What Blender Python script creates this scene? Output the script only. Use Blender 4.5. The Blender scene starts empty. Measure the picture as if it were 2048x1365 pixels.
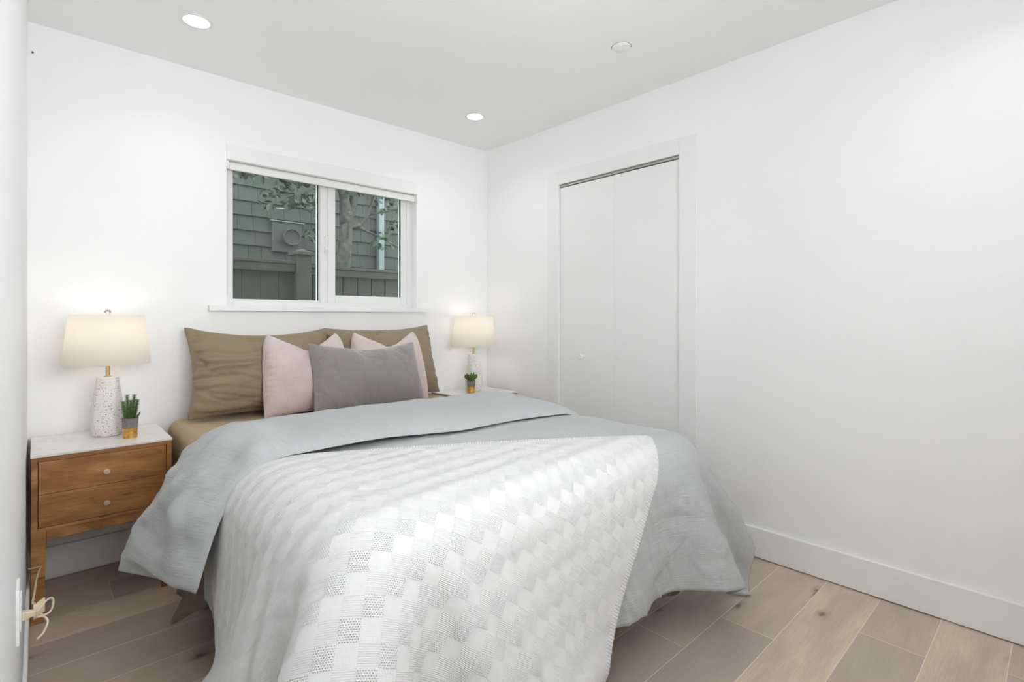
import bpy, bmesh, math, random
import numpy as np
from mathutils import Vector, Matrix, noise
from mathutils.bvhtree import BVHTree

random.seed(7)
SC = bpy.context.scene
COL = SC.collection
PI = math.pi

# ------------------------------------------------------------------ camera, world, exposure
cam_d = bpy.data.cameras.new('camera')
cam = bpy.data.objects.new('camera', cam_d)
COL.objects.link(cam)
cam.location = (0.0, 0.0, 1.156)
cam.rotation_euler = (PI / 2, 0, -math.asin(.678))
cam_d.sensor_width = 36.0
cam_d.lens = 1030.0 / 2048 * 36.0
cam_d.shift_y = -46.5 / 2048
cam_d.clip_start = 0.005
SC.camera = cam

world = bpy.data.worlds.new('world')
SC.world = world
world.use_nodes = True
wb = world.node_tree.nodes['Background']
wb.inputs['Color'].default_value = (.95, .975, 1.0, 1)
wb.inputs['Strength'].default_value = 7.0

SC.view_settings.view_transform = 'Standard'
SC.view_settings.look = 'None'
SC.view_settings.gamma = 1.0
SC.view_settings.use_curve_mapping = False
SC.view_settings.exposure = 0.24
SC.cycles.max_bounces = 12
SC.cycles.diffuse_bounces = 8
SC.cycles.adaptive_threshold = .02
SC.cycles.transparent_max_bounces = 16
SC.cycles.sample_clamp_indirect = 6.0

DOWN_W = 0.85            # watts of each recessed light
LED = (.965, .985, 1.0)
BULB_S = 11.5           # table lamp bulbs

# ------------------------------------------------------------------ materials
class NT:
    def __init__(s, name):
        s.m = bpy.data.materials.new(name)
        s.m.use_nodes = True
        s.t = s.m.node_tree
        s.b = s.t.nodes['Principled BSDF']
        s.out = s.t.nodes['Material Output']
    def n(s, typ, **kw):
        nd = s.t.nodes.new(typ)
        for k, v in kw.items():
            if k.startswith('i_'):
                key = k[2:]
                key = int(key) if key.isdigit() else key.replace('_', ' ')
                nd.inputs[key].default_value = v
            else:
                setattr(nd, k, v)
        return nd
    def l(s, a, b):
        s.t.links.new(a, b)
    def coord(s, kind='Object', scale=(1, 1, 1), rot=(0, 0, 0)):
        tc = s.n('ShaderNodeTexCoord')
        mp = s.n('ShaderNodeMapping')
        mp.inputs['Scale'].default_value = scale
        mp.inputs['Rotation'].default_value = rot
        s.l(tc.outputs[kind], mp.inputs['Vector'])
        return mp.outputs['Vector']
    def noise(s, vec, scale, detail=4, rough=.5, dist=0.0):
        nd = s.n('ShaderNodeTexNoise')
        nd.inputs['Scale'].default_value = scale
        nd.inputs['Detail'].default_value = detail
        nd.inputs['Roughness'].default_value = rough
        nd.inputs['Distortion'].default_value = dist
        s.l(vec, nd.inputs['Vector'])
        return nd.outputs['Fac']
    def ramp(s, fac, stops):
        nd = s.n('ShaderNodeValToRGB')
        el = nd.color_ramp.elements
        el[0].position, el[0].color = stops[0][0], (*stops[0][1], 1)
        el[1].position, el[1].color = stops[-1][0], (*stops[-1][1], 1)
        for p, c in stops[1:-1]:
            e = el.new(p)
            e.color = (*c, 1)
        s.l(fac, nd.inputs['Fac'])
        return nd.outputs['Color']
    def math(s, op, a, b=None, c=None):
        nd = s.n('ShaderNodeMath', operation=op)
        for i, v in enumerate((a, b, c)):
            if v is None: continue
            if isinstance(v, (int, float)): nd.inputs[i].default_value = v
            else: s.l(v, nd.inputs[i])
        return nd.outputs[0]
    def mix(s, fac, a, b, blend='MIX'):
        nd = s.n('ShaderNodeMix', data_type='RGBA', blend_type=blend)
        for i, v in ((0, fac), (6, a), (7, b)):
            if isinstance(v, (int, float)): nd.inputs[i].default_value = v
            elif isinstance(v, tuple): nd.inputs[i].default_value = (*v, 1)
            else: s.l(v, nd.inputs[i])
        return nd.outputs[2]
    def bump(s, h, strength=.3, dist=.01):
        nd = s.n('ShaderNodeBump')
        nd.inputs['Strength'].default_value = strength
        nd.inputs['Distance'].default_value = dist
        s.l(h, nd.inputs['Height'])
        s.l(nd.outputs['Normal'], s.b.inputs['Normal'])
        return nd
    def set(s, col=None, rough=None, **kw):
        if col is not None:
            if isinstance(col, tuple): s.b.inputs['Base Color'].default_value = (*col, 1)
            else: s.l(col, s.b.inputs['Base Color'])
        if rough is not None:
            if isinstance(rough, (int, float)): s.b.inputs['Roughness'].default_value = rough
            else: s.l(rough, s.b.inputs['Roughness'])
        for k, v in kw.items():
            s.b.inputs[k.replace('_', ' ')].default_value = v
        return s

def plain(name, col, rough=.5, noise_amt=.04, nscale=8, bump=0, bscale=200, **kw):
    m = NT(name)
    v = m.coord()
    f = m.noise(v, nscale, 3)
    c = m.ramp(f, [(.3, tuple(max(0, x * (1 - noise_amt)) for x in col)), (.7, tuple(min(1, x * (1 + noise_amt)) for x in col))])
    m.set(c, rough, **kw)
    if bump:
        m.bump(m.noise(v, bscale, 2), bump, .002)
    return m.m

M = {}
M['wall'] = plain('wall_paint', (.925, .925, .925), .42, .006, 1.5, .05, 260)
M['ceiling'] = plain('ceiling_paint', (.945, .945, .94), .75, .006, 1.5, .05, 200)
M['trim'] = plain('trim_paint', (.885, .885, .88), .35, .006, 3)
M['vinyl'] = plain('white_vinyl', (.82, .82, .81), .4, .006, 3)
M['blind'] = plain('blind_fabric', (.82, .81, .79), .7, .01, 5, .1, 600)
M['plastic'] = plain('white_plastic', (.85, .85, .84), .3, .005, 5)
M['metal'] = plain('track_metal', (.55, .54, .52), .35, .05, 30, Metallic=1.0)
M['dark'] = plain('dark_gap', (.02, .02, .02), .8, .1, 10)
M['brass'] = plain('brushed_brass', (.72, .55, .30), .28, .06, 60, Metallic=1.0)
M['knob'] = plain('pale_brass', (.78, .66, .46), .35, .06, 60, Metallic=.85)
M['nickel'] = plain('polished_nickel', (.72, .66, .58), .15, .03, 60, Metallic=1.0)
M['cord'] = plain('cord_plastic', (.62, .52, .38), .35, .08, 40)
M['bead'] = plain('bead_chain', (.5, .48, .45), .4, .05, 40)
M['concrete'] = plain('grey_concrete', (.21, .20, .20), .85, .12, 60, .3, 300)
M['soil'] = plain('pebbles', (.35, .31, .26), .9, .4, 120, .6, 200)
M['nail'] = plain('dark_nail', (.05, .05, .05), .5, .1, 20, Metallic=.8)

def gold():
    m = NT('gold_leaf')
    v = m.coord()
    f = m.noise(v, 70, 5, .6)
    m.set(m.ramp(f, [(.3, (.50, .26, .05)), (.7, (.82, .50, .14))]), .38, Metallic=.9)
    m.bump(f, .2, .002)
    return m.m
M['gold'] = gold()

def wood():
    m = NT('mango_wood')
    tc = m.n('ShaderNodeTexCoord')
    oi = m.n('ShaderNodeObjectInfo')
    ad = m.n('ShaderNodeVectorMath', operation='MULTIPLY_ADD')
    m.l(oi.outputs['Random'], ad.inputs[0])
    ad.inputs[1].default_value = (3.1, 5.7, 7.3)
    m.l(tc.outputs['Object'], ad.inputs[2])
    mp = m.n('ShaderNodeMapping')
    mp.inputs['Scale'].default_value = (1.25, 4, 6.5)
    m.l(ad.outputs[0], mp.inputs['Vector'])
    v = mp.outputs['Vector']
    big = m.noise(v, 1.5, 4, .6, 2.4)
    rings = m.n('ShaderNodeTexWave', wave_type='BANDS', bands_direction='Z')
    rings.inputs['Scale'].default_value = .55
    rings.inputs['Distortion'].default_value = 9
    rings.inputs['Detail'].default_value = 3
    rings.inputs['Detail Scale'].default_value = .7
    m.l(v, rings.inputs['Vector'])
    mp2 = m.n('ShaderNodeMapping')
    mp2.inputs['Scale'].default_value = (12, 60, 160)
    m.l(ad.outputs[0], mp2.inputs['Vector'])
    fine = m.noise(mp2.outputs['Vector'], 1.0, 3, .6)
    c1 = m.ramp(big, [(.30, (.215, .086, .025)), (.48, (.355, .158, .049)), (.68, (.53, .265, .092))])
    c2 = m.mix(m.math('MULTIPLY', rings.outputs['Fac'], .45), c1, (.27, .11, .032))
    c3 = m.mix(m.math('MULTIPLY', m.math('GREATER_THAN', fine, .58), .35), c2, (.19, .075, .022))
    vo = m.n('ShaderNodeTexVoronoi')
    vo.inputs['Scale'].default_value = 3.3
    m.l(v, vo.inputs['Vector'])
    kn = m.ramp(vo.outputs['Distance'], [(.03, (1, 1, 1)), (.11, (0, 0, 0))])
    c4 = m.mix(m.math('MULTIPLY', kn, .8), c3, (.05, .02, .008))
    m.set(c4, .38)
    m.bump(fine, .12, .001)
    return m.m
M['wood'] = wood()

def marble():
    m = NT('white_marble')
    v = m.coord(scale=(1, 1.6, 1))
    f = m.noise(v, 5, 8, .62, 1.6)
    g = m.noise(v, 1.8, 3)
    vein = m.math('ABSOLUTE', m.math('SUBTRACT', f, .5))
    c = m.ramp(vein, [(0, (.74, .72, .695)), (.045, (.815, .80, .78)), (.2, (.83, .82, .80))])
    c = m.mix(m.math('MULTIPLY', g, .18), c, (.72, .69, .66))
    m.set(c, .22)
    return m.m
M['marble'] = marble()

def terrazzo():
    m = NT('terrazzo')
    v = m.coord()
    wv = m.n('ShaderNodeTexNoise'); wv.inputs['Scale'].default_value = 90
    m.l(v, wv.inputs['Vector'])
    vm = m.n('ShaderNodeVectorMath', operation='MULTIPLY_ADD')
    m.l(wv.outputs['Color'], vm.inputs[0]); vm.inputs[1].default_value = (.006,) * 3
    m.l(v, vm.inputs[2])
    c = (.84, .81, .77)
    cur = None
    for sc, th, frac in ((105, .24, .40), (190, .26, .42)):
        vo = m.n('ShaderNodeTexVoronoi')
        vo.inputs['Scale'].default_value = sc
        m.l(vm.outputs[0], vo.inputs['Vector'])
        sp = m.n('ShaderNodeSeparateColor')
        m.l(vo.outputs['Color'], sp.inputs[0])
        mask = m.math('MULTIPLY', m.math('LESS_THAN', vo.outputs['Distance'], th), m.math('LESS_THAN', sp.outputs[0], frac))
        chip = m.ramp(sp.outputs[1], [(.0, (.05, .045, .04)), (.35, (.16, .13, .11)), (.6, (.42, .30, .20)), (1, (.40, .38, .37))])
        cur = m.mix(mask, cur if cur is not None else c, chip)
    m.set(cur, .55)
    m.bump(m.noise(v, 150, 3), .12, .002)
    return m.m
M['terrazzo'] = terrazzo()

def floor_mat():
    m = NT('oak_planks')
    at = m.n('ShaderNodeAttribute', attribute_name='plank')
    sep = m.n('ShaderNodeSeparateColor')
    m.l(at.outputs['Color'], sep.inputs[0])
    tc = m.n('ShaderNodeTexCoord')
    off = m.n('ShaderNodeVectorMath', operation='MULTIPLY_ADD')
    m.l(at.outputs['Color'], off.inputs[0]); off.inputs[1].default_value = (17, 9, 5)
    m.l(tc.outputs['Object'], off.inputs[2])
    def mapped(sx, sy):
        mp = m.n('ShaderNodeMapping'); mp.inputs['Scale'].default_value = (sx, sy, 1)
        m.l(off.outputs[0], mp.inputs['Vector']); return mp.outputs['Vector']
    base = m.ramp(sep.outputs[0], [(0, (.47, .40, .345)), (.35, (.56, .465, .385)), (.65, (.70, .565, .43)), (1, (.78, .64, .485))])
    cloud = m.noise(mapped(2.2, 9), 1, 4, .55, .6)
    c = m.mix(m.ramp(cloud, [(.35, (.55,) * 3), (.68, (0, 0, 0))]), base, (.42, .35, .30))
    grain = m.noise(mapped(9, 190), 1, 4, .65)
    c = m.mix(m.ramp(grain, [(.42, (.18,) * 3), (.6, (0, 0, 0))]), c, (.34, .28, .235))
    vo = m.n('ShaderNodeTexVoronoi', voronoi_dimensions='2D'); vo.inputs['Scale'].default_value = 1
    vo.inputs['Randomness'].default_value = 1
    wob = m.noise(mapped(14, 30), 1, 3)
    vadd = m.n('ShaderNodeVectorMath', operation='ADD')
    m.l(mapped(2.1, 4.2), vadd.inputs[0])
    cmb = m.n('ShaderNodeCombineXYZ'); m.l(m.math('MULTIPLY', wob, .16), cmb.inputs[0]); m.l(m.math('MULTIPLY', wob, .22), cmb.inputs[1])
    m.l(cmb.outputs[0], vadd.inputs[1])
    m.l(vadd.outputs[0], vo.inputs['Vector'])
    kn = m.ramp(vo.outputs['Distance'], [(.022, (.85,) * 3), (.055, (.35,) * 3), (.13, (0, 0, 0))])
    c = m.mix(kn, c, (.12, .09, .07))
    m.set(c, m.math('MULTIPLY_ADD', grain, .15, .36))
    m.bump(grain, .06, .001)
    return m.m
M['floor'] = floor_mat()
M['seam'] = plain('plank_bevel', (.80, .70, .58), .5, .03, 5)

def fabric(name, col, rough=.85, weave=900, wstr=.25, crinkle=0, cs=(30, 90, 60), sheen=.2, var=.06, kind='UV'):
    m = NT(name)
    v = m.coord(kind)
    f = m.noise(v, 3, 4)
    c = m.ramp(f, [(.3, tuple(x * (1 - var) for x in col)), (.7, tuple(min(1, x * (1 + var)) for x in col))])
    wx = m.n('ShaderNodeTexWave', bands_direction='X'); wx.inputs['Scale'].default_value = weave / 6.28
    wy = m.n('ShaderNodeTexWave', bands_direction='Y'); wy.inputs['Scale'].default_value = weave / 6.28
    for w in (wx, wy):
        w.inputs['Distortion'].default_value = 2.0
        w.inputs['Detail'].default_value = 1
        m.l(v, w.inputs['Vector'])
    h = m.math('ADD', wx.outputs['Fac'], wy.outputs['Fac'])
    h = m.math('MULTIPLY', h, .25)
    if crinkle:
        cr = m.noise(m.coord(kind, cs), 1, 5, .6, .8)
        cr2 = m.noise(m.coord(kind, (cs[1] * .6, cs[0] * .7, 1)), 1, 4, .6, .6)
        h = m.math('ADD', h, m.math('MULTIPLY', m.math('ADD', cr, m.math('MULTIPLY', cr2, .5)), crinkle))
        c = m.mix(m.ramp(cr, [(.35, (.22,) * 3), (.65, (0, 0, 0))]), c, tuple(x * .82 for x in col))
    m.set(c, rough, Sheen_Weight=sheen, Sheen_Roughness=.5)
    m.bump(h, wstr, .002)
    return m.m
M['duvet'] = fabric('blue_grey_muslin', (.525, .545, .545), .9, 1100, .55, 3.2, (10, 150, 1), .1, .03)
M['duvet_under'] = M['duvet']
M['sheet'] = fabric('tan_cotton', (.44, .335, .195), .85, 2400, .12, .5, (14, 30, 1), .1, .03)
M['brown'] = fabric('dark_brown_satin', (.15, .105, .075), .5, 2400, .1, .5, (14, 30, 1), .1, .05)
M['pillow'] = fabric('olive_tan_cotton', (.285, .222, .143), .85, 2400, .15, 1.2, (10, 46, 1), .1, .04)
M['velvet'] = fabric('grey_velvet', (.255, .228, .215), .95, 3000, .05, .5, (10, 12, 1), .55, .10)

def plush():
    m = NT('blush_plush')
    v = m.coord('UV')
    f = m.noise(v, 9, 4)
    c = m.ramp(f, [(.3, (.60, .495, .465)), (.7, (.72, .61, .575))])
    h1 = m.noise(m.coord('UV', (110, 260, 1)), 1, 3, .6, 1.5)
    h2 = m.noise(v, 35, 4, .6, 1.2)
    m.set(c, .95, Sheen_Weight=.6, Sheen_Roughness=.4)
    m.bump(m.math('ADD', h1, m.math('MULTIPLY', h2, 1.2)), .5, .006)
    return m.m
M['plush'] = plush()

def knit():
    m = NT('white_cotton_knit')
    tc = m.n('ShaderNodeTexCoord')
    sp = m.n('ShaderNodeSeparateXYZ')
    m.l(tc.outputs['UV'], sp.inputs[0])
    U, V = sp.outputs[0], sp.outputs[1]         # metres along the rows / down the columns
    cs = .042
    ci = m.math('DIVIDE', U, cs); cj = m.math('DIVIDE', V, cs)
    i = m.math('FLOOR', ci); j = m.math('FLOOR', cj)
    typ = m.math('FLOORED_MODULO', m.math('ADD', i, j), 3.0)
    def eq(k): return m.math('COMPARE', typ, float(k), .25)
    t0, t1, t2 = eq(0), eq(1), eq(2)
    at = m.n('ShaderNodeAttribute', attribute_name='border')
    border = at.outputs['Fac']
    inner = m.math('SUBTRACT', 1.0, border)
    def sine(x, per):
        return m.math('MULTIPLY_ADD', m.math('SINE', m.math('MULTIPLY', x, 2 * PI / per)), .5, .5)
    rib = m.math('POWER', sine(V, .0040), .6)
    # lace holes: offset rows of round eyelets
    hv = m.math('DIVIDE', V, .0043)
    hrow = m.math('FLOOR', hv)
    hu = m.math('ADD', m.math('DIVIDE', U, .0053), m.math('MULTIPLY', hrow, .5))
    fu = m.math('SUBTRACT', m.math('FRACT', hu), .5); fv = m.math('SUBTRACT', m.math('FRACT', hv), .5)
    r2 = m.math('ADD', m.math('MULTIPLY', fu, fu), m.math('MULTIPLY', fv, fv))
    hole_d = m.math('SQRT', r2)
    lace = m.math('MINIMUM', m.math('MULTIPLY', hole_d, 2.6), 1.0)
    plainst = m.math('MULTIPLY_ADD', m.math('MULTIPLY', sine(U, .0034), sine(V, .0030)), .25, .62)
    # soft puff of every patch
    pu = m.math('SINE', m.math('MULTIPLY', m.math('FRACT', ci), PI)); pv = m.math('SINE', m.math('MULTIPLY', m.math('FRACT', cj), PI))
    puff = m.math('POWER', m.math('MULTIPLY', pu, pv), .35)
    h = m.math('ADD', m.math('MULTIPLY', t0, m.math('MULTIPLY_ADD', rib, .8, -.25)), m.math('ADD', m.math('MULTIPLY', t1, m.math('MULTIPLY_ADD', lace, 1.1, .1)), m.math('MULTIPLY', t2, m.math('ADD', plainst, .25))))
    h = m.math('ADD', h, m.math('MULTIPLY', m.math('MULTIPLY', puff, t1), .9))
    at2 = m.n('ShaderNodeAttribute', attribute_name='along')
    brib = m.math('POWER', sine(at2.outputs['Fac'], .0090), .7)
    h = m.math('ADD', m.math('MULTIPLY', h, inner), m.math('MULTIPLY', m.math('MULTIPLY', brib, border), 1.6))
    hole = m.math('MULTIPLY', m.math('MULTIPLY', t1, inner), m.math('LESS_THAN', hole_d, .20))
    f = m.noise(tc.outputs['UV'], 30, 3)
    m.set(m.ramp(f, [(.3, (.725, .725, .72)), (.7, (.765, .765, .76))]), .9, Sheen_Weight=.1)
    m.bump(h, .60, .0022)
    tr = m.n('ShaderNodeBsdfTransparent')
    mx = m.n('ShaderNodeMixShader')
    m.l(hole, mx.inputs[0]); m.l(m.b.outputs[0], mx.inputs[1]); m.l(tr.outputs[0], mx.inputs[2])
    m.l(mx.outputs[0], m.out.inputs['Surface'])
    return m.m
M['knit'] = knit()

def emit(name, col, s):
    m = NT(name)
    m.set((.9, .9, .9), .4)
    m.b.inputs['Emission Color'].default_value = (*col, 1)
    m.b.inputs['Emission Strength'].default_value = s
    return m.m
M['led'] = emit('led_diffuser', (1.0, .99, .97), 8.0)
M['bulb'] = emit('warm_bulb', (1.0, .91, .77), BULB_S)

def shade_mat():
    m = NT('linen_shade')
    v = m.coord('Object', (900, 900, 500))
    f = m.noise(v, 1, 2)
    c = m.ramp(f, [(.3, (.86, .845, .81)), (.7, (.88, .865, .83))])
    d = m.n('ShaderNodeBsdfDiffuse'); t = m.n('ShaderNodeBsdfTranslucent')
    m.l(c, d.inputs['Color']); m.l(c, t.inputs['Color'])
    mx = m.n('ShaderNodeMixShader'); mx.inputs[0].default_value = .78
    m.l(d.outputs[0], mx.inputs[1]); m.l(t.outputs[0], mx.inputs[2])
    m.l(mx.outputs[0], m.out.inputs['Surface'])
    return m.m
M['shade'] = shade_mat()

def glass_mat(tint, name='window_glass'):
    m = NT(name)
    tr = m.n('ShaderNodeBsdfTransparent'); tr.inputs['Color'].default_value = (*tint, 1)
    gl = m.n('ShaderNodeBsdfGlossy'); gl.inputs['Roughness'].default_value = .0
    fr = m.n('ShaderNodeFresnel'); fr.inputs['IOR'].default_value = 1.5
    mx = m.n('ShaderNodeMixShader')
    m.l(m.math('MULTIPLY', fr.outputs[0], .75), mx.inputs[0])
    m.l(tr.outputs[0], mx.inputs[1]); m.l(gl.outputs[0], mx.inputs[2])
    m.l(mx.outputs[0], m.out.inputs['Surface'])
    return m.m
M['glass'] = glass_mat((.80, .86, .83))
M['clear'] = glass_mat((1, 1, 1), 'clear_glass')

def leafy(name, a, b, rough=.45):
    m = NT(name)
    v = m.coord()
    m.set(m.ramp(m.noise(v, 40, 3), [(.3, a), (.7, b)]), rough)
    return m.m
M['spike'] = leafy('spiky_green', (.05, .11, .03), (.12, .22, .06))
M['succ'] = leafy('succulent_green', (.05, .14, .015), (.12, .27, .03))
M['succ_tip'] = leafy('red_tip', (.10, .06, .05), (.16, .09, .07))
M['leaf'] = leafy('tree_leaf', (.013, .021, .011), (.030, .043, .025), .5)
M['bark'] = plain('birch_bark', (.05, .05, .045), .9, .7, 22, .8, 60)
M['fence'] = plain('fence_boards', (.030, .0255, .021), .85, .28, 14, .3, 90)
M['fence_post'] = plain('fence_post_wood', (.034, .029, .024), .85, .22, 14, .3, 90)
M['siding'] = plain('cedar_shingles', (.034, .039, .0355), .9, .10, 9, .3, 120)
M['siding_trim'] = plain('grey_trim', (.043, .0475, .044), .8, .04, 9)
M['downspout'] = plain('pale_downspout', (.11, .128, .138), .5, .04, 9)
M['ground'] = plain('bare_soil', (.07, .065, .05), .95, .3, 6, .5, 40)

# ------------------------------------------------------------------ object helpers
def link(name, me, mat=None, parent=None, smooth=False):
    o = bpy.data.objects.new(name, me)
    COL.objects.link(o)
    if mat is not None:
        for m in (mat if isinstance(mat, (list, tuple)) else [mat]):
            me.materials.append(m)
    if parent is not None: o.parent = parent
    if smooth:
        me.polygons.foreach_set('use_smooth', [True] * len(me.polygons))
    return o

def tag(o, label=None, cat=None, group=None, kind=None):
    if label: o['label'] = label
    if cat: o['category'] = cat
    if group: o['group'] = group
    if kind: o['kind'] = kind
    return o

def empty(name, loc=(0, 0, 0), rz=0, **kw):
    o = bpy.data.objects.new(name, None)
    COL.objects.link(o)
    o.location = loc
    o.rotation_euler = (0, 0, rz)
    o.empty_display_size = .05
    return tag(o, **kw)

def copy_tree(o, parent=None):
    c = o.copy()
    COL.objects.link(c)
    if parent is not None:
        c.parent = parent
        c.matrix_parent_inverse = o.matrix_parent_inverse.copy()
    for ch in [x for x in bpy.data.objects if x.parent == o]:
        copy_tree(ch, c)
    return c

class MB:
    def __init__(s): s.v = []; s.f = []; s.mi = []
    def add(s, vs, fs, mi=0):
        k = len(s.v)
        s.v += [tuple(p) for p in vs]
        s.f += [tuple(i + k for i in f) for f in fs]
        s.mi += [mi] * len(fs)
        return s
    def box(s, x0, x1, y0, y1, z0, z1, mi=0):
        vs = [(x0, y0, z0), (x1, y0, z0), (x1, y1, z0), (x0, y1, z0), (x0, y0, z1), (x1, y0, z1), (x1, y1, z1), (x0, y1, z1)]
        return s.add(vs, [(0, 3, 2, 1), (4, 5, 6, 7), (0, 1, 5, 4), (1, 2, 6, 5), (2, 3, 7, 6), (3, 0, 4, 7)], mi)
    def hexa(s, lo, hi, mi=0):       # two quads (bottom, top), counter-clockwise
        return s.add(list(lo) + list(hi), [(0, 3, 2, 1), (4, 5, 6, 7), (0, 1, 5, 4), (1, 2, 6, 5), (2, 3, 7, 6), (3, 0, 4, 7)], mi)
    def lathe(s, prof, n=32, c=(0, 0, 0), mi=0, axis='z', caps=True):
        vs = []
        for r, z in prof:
            for k in range(n):
                a = 2 * PI * k / n
                p = (r * math.cos(a), r * math.sin(a), z)
                if axis == 'x': p = (p[2], p[0], p[1])
                if axis == 'y': p = (p[0], -p[2], p[1]) if False else (p[1], p[2], p[0])
                vs.append((p[0] + c[0], p[1] + c[1], p[2] + c[2]))
        fs = []
        for i in range(len(prof) - 1):
            for k in range(n):
                fs.append((i * n + k, i * n + (k + 1) % n, (i + 1) * n + (k + 1) % n, (i + 1) * n + k))
        if caps:
            fs.append(tuple(range(n - 1, -1, -1)))
            fs.append(tuple((len(prof) - 1) * n + k for k in range(n)))
        return s.add(vs, fs, mi)
    def tube(s, pts, r, n=10, mi=0):
        pts = [Vector(p) for p in pts]
        rr = r if isinstance(r, (list, tuple)) else [r] * len(pts)
        vs, fs = [], []
        up = Vector((0, 0, 1))
        prev = None
        for i, p in enumerate(pts):
            t = (pts[min(i + 1, len(pts) - 1)] - pts[max(i - 1, 0)]).normalized()
            if prev is None:
                a = up if abs(t.z) < .9 else Vector((1, 0, 0))
                nrm = t.cross(a).normalized()
            else:
                nrm = (prev - t * prev.dot(t)).normalized()
            prev = nrm
            b = t.cross(nrm)
            for k in range(n):
                an = 2 * PI * k / n
                vs.append(p + (nrm * math.cos(an) + b * math.sin(an)) * rr[i])
        for i in range(len(pts) - 1):
            for k in range(n):
                fs.append((i * n + k, i * n + (k + 1) % n, (i + 1) * n + (k + 1) % n, (i + 1) * n + k))
        fs.append(tuple(range(n - 1, -1, -1)))
        fs.append(tuple((len(pts) - 1) * n + k for k in range(n)))
        return s.add(vs, fs, mi)
    def build(s, name, mat, parent=None, bevel=0, seg=2, smooth=False, auto=None):
        me = bpy.data.meshes.new(name)
        me.from_pydata(s.v, [], s.f)
        me.update()
        o = link(name, me, mat, parent)
        me.polygons.foreach_set('material_index', s.mi)
        bm = bmesh.new(); bm.from_mesh(me)
        bmesh.ops.recalc_face_normals(bm, faces=bm.faces)
        if bevel:
            bmesh.ops.bevel(bm, geom=bm.edges[:], offset=bevel, segments=seg, profile=.5, affect='EDGES', clamp_overlap=True)
        bm.to_mesh(me); bm.free()
        if smooth:
            me.polygons.foreach_set('use_smooth', [True] * len(me.polygons))
            if auto is not None:
                me.set_sharp_from_angle(angle=math.radians(auto))
        return o

def spline(pts, n):
    P = [Vector(p) for p in pts]
    P = [P[0] * 2 - P[1]] + P + [P[-1] * 2 - P[-2]]
    out = []
    m = len(P) - 3
    for k in range(n + 1):
        t = k / n * m
        i = min(int(t), m - 1); t -= i
        a, b, c, d = P[i:i + 4]
        out.append(.5 * ((2 * b) + (c - a) * t + (2 * a - 5 * b + 4 * c - d) * t * t + (3 * b - a - 3 * c + d) * t ** 3))
    return out

def struct(o): o['kind'] = 'structure'; return o

# ------------------------------------------------------------------ room shell
XL, XR, YB, YF, ZC = -0.03, 2.556, 3.06, -0.22, 2.44
WX0, WX1, WZ0, WZ1 = .745, 1.926, 1.20, 2.005          # window opening
CY0, CY1, CZ1 = 1.434, 2.314, 2.042                    # closet opening

b = MB()
b.box(XL - .15, WX0, YB, YB + .16, -.05, ZC + .1); b.box(WX1, XR + .15, YB, YB + .16, -.05, ZC + .1)
b.box(WX0, WX1, YB, YB + .16, -.05, WZ0); b.box(WX0, WX1, YB, YB + .16, WZ1, ZC + .1)
struct(b.build('wall_back', M['wall']))
b = MB()
GY0, GY1, GZ0, GZ = -.02, .50, 1.50, 2.34                  # added, unseen fill-light window high in the left wall, beside the camera
b.box(XL - .15, XL, GY1, YB + .16, -.05, ZC + .1); b.box(XL - .15, XL, YF - .15, GY0, -.05, ZC + .1); b.box(XL - .15, XL, GY0, GY1, GZ, ZC + .1); b.box(XL - .15, XL, GY0, GY1, -.05, GZ0)
struct(b.build('wall_left', M['wall']))
b = MB()
b.box(XR, XR + .13, YF - .15, CY0, -.05, ZC + .1); b.box(XR, XR + .13, CY1, YB, -.05, ZC + .1)
b.box(XR, XR + .13, CY0, CY1, CZ1, ZC + .1)
b.box(XR + .70, XR + .78, CY0 - .1, CY1 + .1, -.05, ZC + .1)
b.box(XR + .13, XR + .70, CY0 - .1, CY0 - .02, -.05, ZC + .1); b.box(XR + .13, XR + .70, CY1 + .02, CY1 + .1, -.05, ZC + .1)
struct(b.build('wall_right', M['wall']))
# wall behind the camera, with an unseen window added to bring in fill daylight
DX0, DX1, DZ0, DZ1 = .08, 1.58, 1.10, 2.10
b = MB()
b.box(XL, DX0, YF - .15, YF, -.05, ZC + .1); b.box(DX1, XR, YF - .15, YF, -.05, ZC + .1); b.box(DX0, DX1, YF - .15, YF, DZ1, ZC + .1); b.box(DX0, DX1, YF - .15, YF, -.05, DZ0)
struct(b.build('wall_front', M['wall']))
struct(MB().box(XL - .15, XR + .8, YF - .15, YB + .16, ZC, ZC + .1).build('ceiling', M['ceiling']))
d = struct(empty('fill_window_2', ((DX0 + DX1) / 2, YF - .07, (DZ0 + DZ1) / 2)))
hw, hh = (DX1 - DX0) / 2, (DZ1 - DZ0) / 2
b = MB()
b.box(-hw, -hw + .035, -.02, .02, -hh, hh); b.box(hw - .035, hw, -.02, .02, -hh, hh); b.box(-hw + .035, hw - .035, -.02, .02, hh - .035, hh); b.box(-hw + .035, hw - .035, -.02, .02, -hh, -hh + .035)
b.build('frame', M['vinyl'], d, .002)
MB().box(-hw + .033, hw - .033, -.003, .003, -hh + .033, hh - .033).build('pane', M['clear'], d)

d = struct(empty('fill_window_3', (XL - .09, (GY0 + GY1) / 2, (GZ0 + GZ) / 2)))  # unseen window, added for fill daylight on the right wall and bed
hw, hh = (GY1 - GY0) / 2, (GZ - GZ0) / 2
b = MB()
b.box(-.02, .02, -hw, -hw + .03, -hh, hh); b.box(-.02, .02, hw - .03, hw, -hh, hh); b.box(-.02, .02, -hw + .03, hw - .03, hh - .03, hh); b.box(-.02, .02, -hw + .03, hw - .03, -hh, -hh + .03)
b.build('frame', M['vinyl'], d, .002)
MB().box(-.003, .003, -hw + .028, hw - .028, -hh + .028, hh - .028).build('pane', M['clear'], d)

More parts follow.
